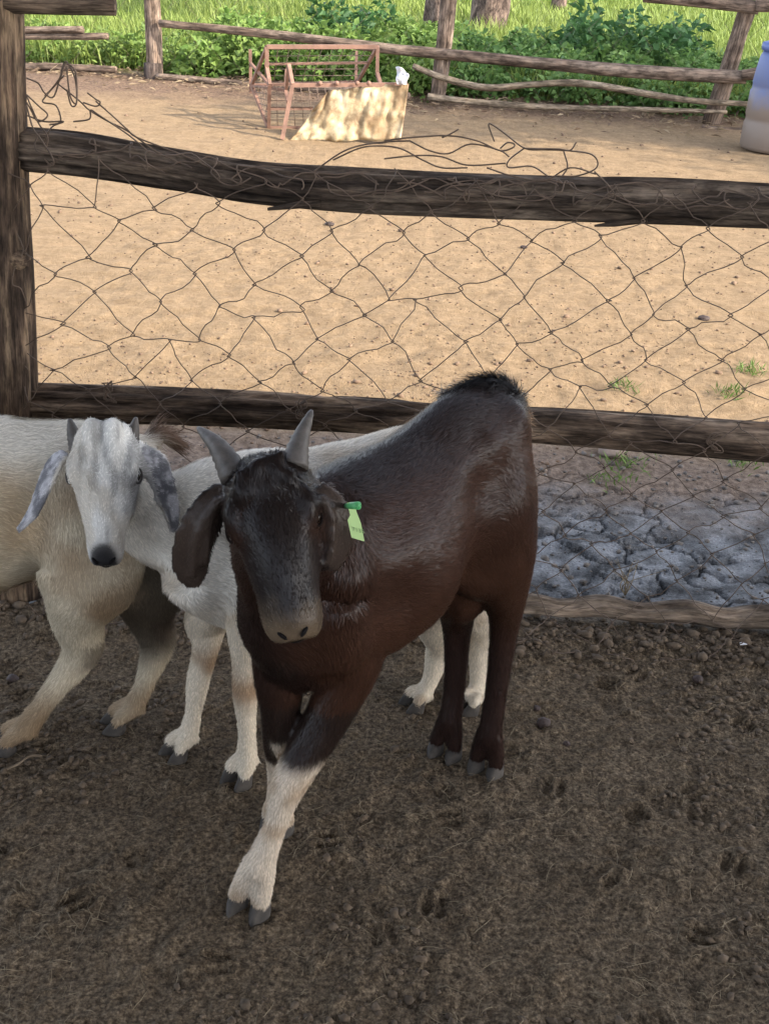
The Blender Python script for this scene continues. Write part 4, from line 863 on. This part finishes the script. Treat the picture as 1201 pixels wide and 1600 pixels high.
# thin netting on the far fence
for k in range(34):
    x0 = -3.4+k*.21; P = []
    for j in range(9):
        zz = .12+j*.11; xx = x0+(.105 if (j+k) % 2 else 0); P.append((xx, np.interp(xx, [gL[0], gM[0], gR[0]], [YL, YM, YR])+.02, zz))
    V, Fc, W = tube(np.array(P), .0016, 4, False); mb = MB(); mb.add(V, Fc, W); mb.build('netting_wire', M_WIRE, ff)

# ---- rusty feeder cage with its leaning sheet
M_RUST = flat_mat('pale_rust_steel', (.20, .112, .078), 0.75, 0.3, 14, metal=.1); M_ROD = flat_mat('thin_rod', (.17, .12, .09), 0.7, 0.3, 14, metal=.2)
cage = thing('feeder_cage', tuple(gr(500, 205)), 'rusty steel feeder frame with wire mesh sides standing in the sunny yard', 'feeder')
def cbar(p, q, w=.024): mb = MB(); mb.add(*bar_geo(at(*p), at(*q), w)); return mb.build('bar', M_RUST, cage, smooth=False)
TL, TR = (417, 73, 8.60), (590, 73, 8.66); KL, KR = (422, 133, 8.52), (594, 131, 8.58)
cbar(TL, TR, .028); cbar(TL, (417, 107, 8.60)); cbar((417, 106, 8.60), KL); cbar(TR, (589, 115, 8.66)); cbar((589, 114, 8.66), KR)
cbar((421, 132, 8.52), (420, 199, 8.66)); cbar(TL, (393, 133, 8.98), .022); cbar((393, 133, 8.98), (419, 198, 8.67)); cbar((391, 77, 9.0), (392, 146, 8.99), .02); cbar((391, 98, 9.0), (424, 136, 8.54), .018)
cbar(TR, (558, 128, 9.02), .022); cbar((413, 100, 8.75), (573, 98, 8.8), .018); cbar((393, 133, 8.98), (558, 128, 9.02), .02); cbar((557, 80, 9.1), (556, 128, 9.02), .02)
cbar((451, 101, 8.34), (457, 133, 8.27)); cbar((457, 133, 8.27), (441, 218, 8.20), .026); cbar((448, 109, 8.55), (446, 141, 8.5), .02); cbar((446, 141, 8.5), (450, 160, 8.4), .02); cbar((446, 141, 8.5), (393, 134, 8.97), .02); cbar((451, 101, 8.34), (447, 140, 8.5), .02)
cbar((456, 133, 8.27), (636, 132, 8.37), .026); cbar((416, 170, 8.6), (600, 168, 8.7), .020); cbar((636, 132, 8.37), (624, 218, 8.40), .024); cbar((420, 199, 8.66), (610, 200, 8.75), .02)
for xx in (500, 526, 558, 576): blob('bolt', at(xx, 130, 8.28), (np.array([.016, 0, 0]), np.array([0, .016, 0]), np.array([0, 0, .016])), M_RUST, cage, 8)
def rods(c00, c10, c01, c11, nu, nv):
    c00, c10, c01, c11 = [at(*c) for c in (c00, c10, c01, c11)]
    for i in range(nu+1):
        t = i/nu; mb = MB(); mb.add(*tube([c00*(1-t)+c10*t, c01*(1-t)+c11*t], .0026, 4)); mb.build('rod', M_ROD, cage)
    for i in range(nv+1):
        t = i/nv; mb = MB(); mb.add(*tube([c00*(1-t)+c01*t, c10*(1-t)+c11*t], .0026, 4)); mb.build('rod', M_ROD, cage)
rods((420, 137, 8.52), (594, 133, 8.6), (420, 197, 8.66), (610, 198, 8.75), 14, 6); rods((420, 137, 8.54), (394, 135, 8.97), (421, 196, 8.66), (416, 188, 8.7), 5, 6); rods((417, 77, 8.6), (588, 76, 8.66), (413, 128, 8.95), (560, 128, 9.02), 10, 5)
M_SHEET, N, L, B = newmat('weathered_sheet'); g = nd(N, 'ShaderNodeNewGeometry'); n1 = noise(N, L, g.outputs['Position'], 9, 6, .65); n2 = noise(N, L, g.outputs['Position'], 3.2, 3)
r = ramp(N, [(.34, (.17, .108, .05)), (.5, (.34, .26, .145)), (.66, (.44, .37, .25))]); L.new(n1.outputs[0], r.inputs[0]); r2 = ramp(N, [(.45, (.5, .38, .26)), (.55, (1, 1, 1))]); L.new(n2.outputs[0], r2.inputs[0])
L.new(mixc(N, L, .8, r.outputs[0], r2.outputs[0], 'MULTIPLY'), B.inputs['Base Color']); B.inputs['Roughness'].default_value = .7; bump(N, L, B, n1.outputs[0], .6, .01)
sheet_root = thing('corrugated_sheet', tuple(gr(540, 219)), 'crumpled tan corrugated sheet leaning on the rusty feeder frame', 'corrugated sheet')
NU, NV = 72, 16; V = []
topx = np.array([(478, 178), (486, 160), (495, 147), (530, 139), (600, 133), (638, 132)]); us = np.linspace(0, 1, NU)
for j in range(NV):
    v = j/(NV-1)
    for uu in us:
        tx = 488+150*uu; ty = np.interp(tx, topx[:, 0], topx[:, 1])+1.2*math.sin(uu*23); bx = 450+176*uu; by = 221-2.5*uu+1.5*math.sin(uu*17)
        if uu < .16: ty += (0.16-uu)/.16*26; tx -= (.16-uu)/.16*6
        xx = tx+(bx-tx)*v**(1.15); yy = ty+(by-ty)*v
        p = at(xx, yy, 8.33-.10*v+.02*uu); uw = uu+.03*(float(fbm(np.array([[uu*3, v*2.5, 7.]]), 2, 8)[0])-.5); wv = .004*math.sin(uw*2*math.pi*8)*(.4+1.2*float(vnoise(np.array([[uu*7, v*2, 3.]]), 2)[0]))+.06*abs(float(fbm(np.array([[uu*9, v*3.5, 1.]]), 3, 4)[0])-.5)*2; p = p+np.array([0, -1, 0])*wv; V.append(p)
Fc = [(j*NU+i, j*NU+i+1, (j+1)*NU+i+1, (j+1)*NU+i) for j in range(NV-1) for i in range(NU-1)]
o = mk('sheet', V, Fc, M_SHEET, sheet_root); o.modifiers.new('thick', 'SOLIDIFY').thickness = .004
# ---- white rag on the frame corner
M_RAG = flat_mat('white_rag', (.50, .50, .52), 0.8, 0.12, 30, bstr=.5); NU = 14; V = []
for j in range(NU):
    for i in range(NU):
        uu, v = i/(NU-1), j/(NU-1); xx = 618+20*uu+1.5*math.sin(v*6)+(.5-uu)*5*v; yy = 105+27*v+7*uu*(1-v)-3*math.sin(uu*5)*(1-v)
        V.append(at(xx, yy, 8.33-.03*v+.05*(float(fbm(np.array([[uu*3, v*3, 2.]]), 3, 6)[0])-.5)*2))
o = mk('white_rag', V, [(j*NU+i, j*NU+i+1, (j+1)*NU+i+1, (j+1)*NU+i) for j in range(NU-1) for i in range(NU-1)], M_RAG); o.modifiers.new('thick', 'SOLIDIFY').thickness = .003
tag(o, 'crumpled white rag hooked on the corner of the rusty feeder', 'rag')

# ---- blue barrel at the right edge
M_BARREL, N, L, B = newmat('dusty_blue_plastic'); g = nd(N, 'ShaderNodeNewGeometry'); sx = nd(N, 'ShaderNodeSeparateXYZ'); L.new(g.outputs['Position'], sx.inputs[0]); n1 = noise(N, L, g.outputs['Position'], 7, 5, .65)
ma = nd(N, 'ShaderNodeMath', operation='MULTIPLY_ADD'); L.new(n1.outputs[0], ma.inputs[0]); ma.inputs[1].default_value = .35; L.new(sx.outputs['Z'], ma.inputs[2])
r = ramp(N, [(.46, (.165, .128, .10)), (.66, (.085, .11, .22)), (.95, (.06, .10, .29))]); L.new(ma.outputs[0], r.inputs[0]); L.new(r.outputs[0], B.inputs['Base Color']); B.inputs['Roughness'].default_value = .55
bar_c = gr(1163, 238); bar_c = bar_c+np.array([.272, .15, 0]); bar_c[2] = float(gh(bar_c[0], bar_c[1]))
barrel = thing('plastic_barrel', tuple(bar_c), 'tall blue plastic barrel with a dusty brown lower half', 'barrel')
def lathe(prof, c, n=40):
    V = []; Fc = []
    for r_, z_ in prof:
        for k in range(n): a = 2*math.pi*k/n; V.append((c[0]+r_*math.cos(a), c[1]+r_*math.sin(a), c[2]+z_))
    m = len(prof)
    for i in range(m-1):
        for k in range(n): k2 = (k+1) % n; Fc.append((i*n+k, i*n+k2, (i+1)*n+k2, (i+1)*n+k))
    Fc.append(tuple(range(n-1, -1, -1))); Fc.append(tuple((m-1)*n+k for k in range(n))); return V, Fc
V, Fc = lathe([(.24, 0), (.262, .008), (.272, .03), (.270, .18), (.262, .195), (.262, .225), (.268, .24), (.264, .40), (.254, .415), (.254, .445), (.258, .46), (.248, .55), (.236, .63), (.215, .68)], bar_c); mk('shell', V, Fc, M_BARREL, barrel)
V, Fc = lathe([(.214, .672), (.235, .675), (.24, .70), (.235, .725), (.20, .735), (.19, .715)], bar_c); mk('rim', V, Fc, M_BARREL, barrel)

# ================================================================== VEGETATION
def leaf_mat(name, c1, c2, trans=.35):
    m, N, L, B = newmat(name); a = nd(N, 'ShaderNodeAttribute', attribute_name='coat'); L.new(a.outputs['Color'], B.inputs['Base Color']); B.inputs['Roughness'].default_value = .55; B.inputs['Specular IOR Level'].default_value = .3
    t = nd(N, 'ShaderNodeBsdfTranslucent'); L.new(a.outputs['Color'], t.inputs['Color']); mx = nd(N, 'ShaderNodeMixShader'); mx.inputs[0].default_value = trans
    L.new(B.outputs[0], mx.inputs[1]); L.new(t.outputs[0], mx.inputs[2]); L.new(mx.outputs[0], N['Material Output'].inputs[0]); return m
M_LEAF = leaf_mat('leaf', None, None)
def leaves(P, D, Ls, Wd, cols, name, parent=None, seed=0, fold=.25):
    """one diamond-shaped folded leaf per point: P centre of stem end, D direction"""
    rg = np.random.default_rng(seed); n = len(P); D = D/np.linalg.norm(D, axis=1)[:, None]; r = rg.standard_normal((n, 3)); sd_ = np.cross(D, r); sd_ /= np.linalg.norm(sd_, axis=1)[:, None]; up = np.cross(sd_, D); up *= np.sign(up[:, 2:3]+1e-6)
    L_, w_ = Ls[:, None], Wd[:, None]
    VV = np.stack([P, P+D*L_*.45+sd_*w_*.5+up*w_*fold, P+D*L_*.5-up*w_*.05, P+D*L_*.45-sd_*w_*.5+up*w_*fold, P+D*L_-up*L_*.12], 1).reshape(-1, 3)
    b0 = (np.arange(n)*5)[:, None]; FF = np.vstack([b0+[[0, 1, 2]], b0+[[1, 4, 2]], b0+[[0, 2, 3]], b0+[[2, 4, 3]]])
    return mk(name, VV, FF, M_LEAF, parent, smooth=False, colors=np.repeat(np.clip(cols, 0, 1), 5, axis=0))
def weed_mass(name, spots, label, seed, per=330, leaf=(.045, .03), c=(.045, .105, .022), c2=(.085, .155, .03)):
    rg = np.random.default_rng(seed); P = []; D = []; Cc = []
    for (x_, y_, r_, h_) in spots:
        k = int(per*(r_/.3)**1.5*(h_/.5)); a = rg.random(k)*6.283; q = np.sqrt(rg.random(k)); z = rg.random(k)**.7; rad = r_*q*(1-.45*z); pp = np.c_[x_+rad*np.cos(a), y_+rad*np.sin(a), float(gh(x_, y_))+h_*z*(1-.35*q**2)]
        P.append(pp); D.append(np.c_[np.cos(a)+.6*rg.standard_normal(k), np.sin(a)+.6*rg.standard_normal(k), .25+.5*rg.standard_normal(k)]); t = rg.random((k, 1))*.8+.2*rg.random(); Cc.append(np.array(c)*(1-t)+np.array(c2)*t)
    P, D, Cc = map(np.vstack, (P, D, Cc)); n = len(P); Ls = leaf[0]*(.6+.9*rg.random(n)); Wd = leaf[1]*(.6+.8*rg.random(n))
    o = leaves(P, D, Ls, Wd, Cc, name, None, seed); return tag(o, label, 'weeds', kind='stuff')
rg = np.random.default_rng(31)
def line_y(x_): return np.interp(x_, [-4, gL[0], gM[0], gR[0], 5], [YL+.5, YL+.25, YM+.25, YR+.3, YR+.3])
sp = []
for k in range(175):
    x_ = .3+3.6*rg.random(); d = 2.6*rg.random()**1.3; sp.append((x_, line_y(x_)+.1+d, .18+.22*rg.random(), (.22+.26*rg.random())*(.55+.45*min(1, d/.7))*(1 if x_ < 3.0 else .7)))
weed_mass('weed_thicket', sp, 'dense thicket of dark broad-leaved weeds behind the far fence', 32, leaf=(.062, .042), c=(.06, .13, .035), c2=(.16, .26, .07))
sp = []
for k in range(150):
    x_ = -1.9+2.4*rg.random(); d = 2.2*rg.random()**1.2; sp.append((x_, line_y(x_)+.0+d, .15+.18*rg.random(), (.22+.3*rg.random())*(.6+.4*min(1, d/.6))))
weed_mass('weed_fringe', sp, 'low pale green leafy weeds behind the feeder and far fence', 33, leaf=(.07, .045), c=(.09, .17, .03), c2=(.20, .28, .07))
sp = []
for k in range(90):
    x_ = -4.6+2.9*rg.random(); d = 1.6*rg.random()**1.2; sp.append((x_, line_y(x_)+.25+d, .14+.16*rg.random(), .12+.2*rg.random()))
weed_mass('low_weeds', sp, 'low green weeds behind the far fence on the left', 34, leaf=(.06, .035), c=(.09, .16, .03), c2=(.20, .27, .07))
sp = []
for k in range(22):
    x_ = 1.3+1.5*rg.random() if k < 15 else -.9+.7*rg.random(); sp.append((x_, line_y(x_)+1.2+1.3*rg.random(), .16+.1*rg.random(), .55+.25*rg.random()))
weed_mass('tall_weeds', sp, 'taller dark leafy weeds rising out of the thicket near the tree trunks', 35, per=120, leaf=(.09, .06), c=(.04, .10, .035), c2=(.08, .17, .05))
def grass(name, n, y0, y1, label, seed, hgt=.22, c=(.12, .18, .03), c2=(.26, .31, .08), power=1.6):
    rg = np.random.default_rng(seed); y = y0+(y1-y0)*rg.random(n)**power; x = (rg.random(n)*2-1)*(y*.42+1.2); z = gh(x, y); k = np.where(y > line_y(np.clip(x, -4, 5))+.2)[0]; x, y, z = x[k], y[k], z[k]; n = len(x)
    a = rg.random(n)*6.283; h = hgt*(.5+.9*rg.random(n))*(.7+.6*fbm(np.c_[x*.8, y*.8, x*0], 3, seed)); w = .0045*(y/9)*(.7+.6*rg.random(n)); ln = h*(.15+.6*rg.random(n)); ca, sa = np.cos(a), np.sin(a)
    V0 = np.c_[x-sa*w, y+ca*w, z]; V1 = np.c_[x+sa*w, y-ca*w, z]; V2 = np.c_[x+ca*ln*.35-sa*w*.8, y+sa*ln*.35+ca*w*.8, z+h*.62]; V3 = np.c_[x+ca*ln*.35+sa*w*.8, y+sa*ln*.35-ca*w*.8, z+h*.62]; V4 = np.c_[x+ca*ln, y+sa*ln, z+h*.95]
    VV = np.stack([V0, V1, V2, V3, V4], 1).reshape(-1, 3); b0 = (np.arange(n)*5)[:, None]; FF = np.vstack([b0+[[0, 1, 3]], b0+[[0, 3, 2]], b0+[[2, 3, 4]]]); t = np.clip(rg.random((n, 1))*.7+.6*(fbm(np.c_[x*.5, y*.5, x*0], 3, seed+3)[:, None]-.3), 0, 1)
    o = mk(name, VV, FF, M_LEAF, None, smooth=False, colors=np.repeat(np.array(c)*(1-t)+np.array(c2)*t, 5, axis=0)); return tag(o, label, 'grass', kind='stuff')
grass('grass_field', 130000, 10.3, 46, 'bright green grass field beyond the far fence', 41)

# ---- trees
M_BARK = wood_mat('tree_bark', (.05, .036, .030), (.12, .088, .072), (.20, .15, .125), fine=14, stretch=.5)
def tree(base, r0, h, crown_c, crown_r, nleaf, label, seed, lean=(0, 0)):
    rg = np.random.default_rng(seed); root = thing('tree', tuple(base), label, 'tree', 'trees beyond the far fence'); base = np.array(base); top = base+np.array([lean[0], lean[1], h])
    V, Fc, W = log_geo([base-ZUP*.15, base+ZUP*.15+np.array([.02, 0, 0]), (base+top)/2, top], [r0*1.35, r0*1.1, r0*.9, r0*.7], n=22, seglen=.08, seed=seed, rough=.14, groove=.10); mb = MB(); mb.add(V, Fc, W); mb.build('trunk', M_BARK, root)
    tips = []
    for k in range(9):
        a = k*2.4+rg.random(); c = np.array(crown_c)+np.array([math.cos(a), math.sin(a), .3*rg.standard_normal()])*np.array(crown_r)*(.45+.4*rg.random()); mid = top*.45+c*.55+np.array([0, 0, .35])
        V, Fc, W = tube(catmull([top-ZUP*.3, mid, c], 5), np.linspace(r0*.5, .02, 11), 7); mb = MB(); mb.add(V, Fc, W); mb.build('limb', M_BARK, root); tips += [mid*.5+c*.5, c]
        for j in range(3): tips.append(c+rg.standard_normal(3)*np.array(crown_r)*.28)
    tips = np.array(tips); ci = rg.integers(0, len(tips), nleaf); P = tips[ci]+rg.standard_normal((nleaf, 3))*np.array(crown_r)*.16; D = rg.standard_normal((nleaf, 3))*[1, 1, .6]; t = rg.random((nleaf, 1)); leaves(P, D, .10+.08*rg.random(nleaf), .05+.04*rg.random(nleaf), np.array([.04, .085, .018])*(1-t)+np.array([.075, .13, .03])*t, 'crown', root, seed)
g1 = gr(677, 88); tree((g1[0], g1[1], 0), .17, 2.8, (g1[0]+.2, g1[1], 4.3), (2.0, 2.0, 1.2), 5000, 'tree with pale pinkish bark right behind the middle far fence post', 51, (.1, 0))
g2 = gr(758, 62); tree((g2[0], g2[1], 0), .24, 3.0, (g2[0]+.4, g2[1], 4.8), (2.4, 2.2, 1.4), 6000, 'thick dark tree trunk second from the middle far fence post', 52, (.25, 0))
g3 = gr(868, 30); tree((g3[0], g3[1], 0), .13, 2.8, (g3[0], g3[1], 4.6), (2.0, 2.0, 1.4), 4500, 'slender distant tree trunk farthest right in the grass', 53)
tree((9.2, 6.2, 0), .17, 2.6, (9.0, 6.3, 4.4), (2.8, 1.6, .9), 8500, 'sparse tree standing beyond the right edge nearest the pen', 55)
tree((8.4, 7.9, 0), .2, 2.6, (8.3, 8.2, 4.6), (2.7, 2.3, 1.3), 6500, 'shade tree standing beyond the right edge of the yard', 54)

# ================================================================== SMALL THINGS
def lump(name, x_, y_, r, mat, label, cat, seed, flat=.85, sub=3):
    bm = bmesh.new(); bmesh.ops.create_icosphere(bm, subdivisions=sub, radius=1); v = np.array([q.co for q in bm.verts]); f = [[q.index for q in fc.verts] for fc in bm.faces]; bm.free()
    c = gr(x_, y_); c[2] = float(gh(c[0], c[1]))+r*flat*.6; d = .75+.5*fbm(v*2.2+seed, 3, seed)+.18*(fbm(v*7+seed, 2, seed)-.5); V = c+v*d[:, None]*np.array([1.1, .95, flat])*r
    return tag(mk(name, V, f, mat), label, cat)
M_DUNG = flat_mat('dung', (.035, .022, .018), .7, .4, 120, bstr=.6); M_STONE = flat_mat('stone', (.20, .155, .125), .9, .3, 40, bstr=.5)
lump('dung_ball', 848, 1130, .012, M_DUNG, 'largest dark dung ball on the floor right of the brown goat', 'dung', 1); lump('dung_ball', 838, 1108, .0065, M_DUNG, 'small dung pellet just behind the largest dung ball', 'dung', 2)
lump('dung_ball', 1089, 1064, .010, M_DUNG, 'dark dung ball below the bottom log near the right edge', 'dung', 3); lump('dung_ball', 885, 1160, .006, M_DUNG, 'tiny dung pellet right of and nearer than the largest dung ball', 'dung', 5)
lump('dung_ball', 20, 1062, .011, M_DUNG, 'brown dung ball on the floor behind the cream goat leg', 'dung', 6)
lump('stone', 955, 712, .035, M_STONE, 'rounded dusty stone lying just beyond the middle rail', 'stone', 4, .55)
for (x_, y_, r_, i) in ((1098, 500, .022, 1), (818, 386, .016, 2), (515, 352, .02, 3)): lump('dung_clump', x_, y_, r_, M_DUNG, ['dark dung clump in the sunlit yard near the right edge', 'small dark dung clump in the middle of the sunlit yard', 'dark dung clump just below the top rail in the sunlit yard'][i-1], 'dung', 10+i, .5)
P = catmull([gr(6, 1213)+ZUP*.012, gr(30, 1203)+ZUP*.014, gr(48, 1194)+ZUP*.018, gr(66, 1190)+ZUP*.012], 4); V, Fc, W = tube(P, [.0028]*len(P), 6); mb = MB(); mb.add(V, Fc, W); tag(mb.build('twig', M_STICK), 'pale dry twig on the floor at the left edge', 'twig')
rg = np.random.default_rng(61); root = thing('dry_weed_stalk', tuple(gr(976, 930)), 'small pale dried weed stalk standing behind the bottom log', 'dry weed')
for k in range(9):
    g_ = gr(976, 930, .03); P = catmull([g_, g_+np.array([.008*rg.standard_normal(), 0, .03]), g_+np.array([.028*rg.standard_normal(), .01*rg.standard_normal(), .05+.04*rg.random()])], 4); V, Fc, W = tube(P, np.linspace(.0016, .0006, len(P)), 5); mb = MB(); mb.add(V, Fc, W); mb.build('stem', M_STRAW, root)
M_TIN = flat_mat('dull_tin', (.22, .24, .25), .5, .3, 30, metal=.4); V = []; NU = 12
for j in range(NU):
    for i in range(NU):
        uu, v = i/(NU-1), j/(NU-1); V.append(at(14+48*uu-3*v, 940+46*v+4*math.sin(uu*3+1), 2.12-.05*v+.018*math.sin(uu*7+v*2)+.01*math.sin(v*6)))
o = mk('tin_sheet', V, [(j*NU+i, j*NU+i+1, (j+1)*NU+i+1, (j+1)*NU+i) for j in range(NU-1) for i in range(NU-1)], M_TIN); o.modifiers.new('thick', 'SOLIDIFY').thickness = .002; tag(o, 'bent grey tin sheet on the ground behind the cream goat', 'tin sheet')
M_SCRAP = flat_mat('white_scrap', (.75, .75, .75), .6, .1, 30); c = gr(1157, 1021); c[2] = float(gh(c[0], c[1]))+.006
tag(mk('paper_scrap', [c+np.array(q) for q in ((-.008, -.003, 0), (.007, -.004, .003), (.009, .003, .001), (0, .005, .004), (-.007, .003, .001))]+[c+np.array(q) for q in ((-.008, -.003, -.001), (.007, -.004, .002), (.009, .003, 0), (0, .005, .003), (-.007, .003, 0))], [(0, 1, 2, 3, 4), (9, 8, 7, 6, 5), (0, 5, 6, 1), (1, 6, 7, 2), (2, 7, 8, 3), (3, 8, 9, 4), (4, 9, 5, 0)], M_SCRAP, smooth=False), 'tiny white scrap on the floor below the bottom log', 'scrap')
# a few green sprigs in the soil beyond the rails
rg = np.random.default_rng(71); P = []; D = []
for (x_, y_, m_) in ((1140, 618, 60), (1172, 582, 70), (972, 606, 45), (975, 728, 60), (952, 752, 40), (1155, 728, 35)):
    g_ = gr(x_, y_); q = g_+np.c_[.035*rg.standard_normal(m_), .03*rg.standard_normal(m_), np.zeros(m_)]; q[:, 2] = gh(q[:, 0], q[:, 1]); P.append(q); D.append(np.c_[.7*rg.standard_normal((m_, 2)), .5+rg.random(m_)])
P, D = np.vstack(P), np.vstack(D); n = len(P); o = leaves(P, D, .02+.03*rg.random(n), .003+.003*rg.random(n), np.array([.09, .15, .03])*(.7+.6*rg.random((n, 1))), 'grass_sprigs', None, 72); tag(o, 'small green grass sprigs sprouting in the soil beyond the rails', 'grass', kind='stuff')
# dry litter along the foot of the far fence
rg = np.random.default_rng(81); n = 2600; x_ = -4+8.5*rg.random(n); y_ = line_y(x_)-.25+.32*rg.standard_normal(n); P = np.c_[x_, y_, gh(x_, y_)+.01+.02*rg.random(n)]; t = rg.random((n, 1))
o = leaves(P, np.c_[rg.standard_normal((n, 2)), .15*rg.standard_normal(n)], .03+.09*rg.random(n), .006+.02*rg.random(n)**2, np.array([.10, .06, .04])*(1-t)+np.array([.34, .26, .16])*t, 'dry_litter', None, 82); tag(o, 'dry leaf and grass litter along the foot of the far fence', 'leaf litter', kind='stuff')
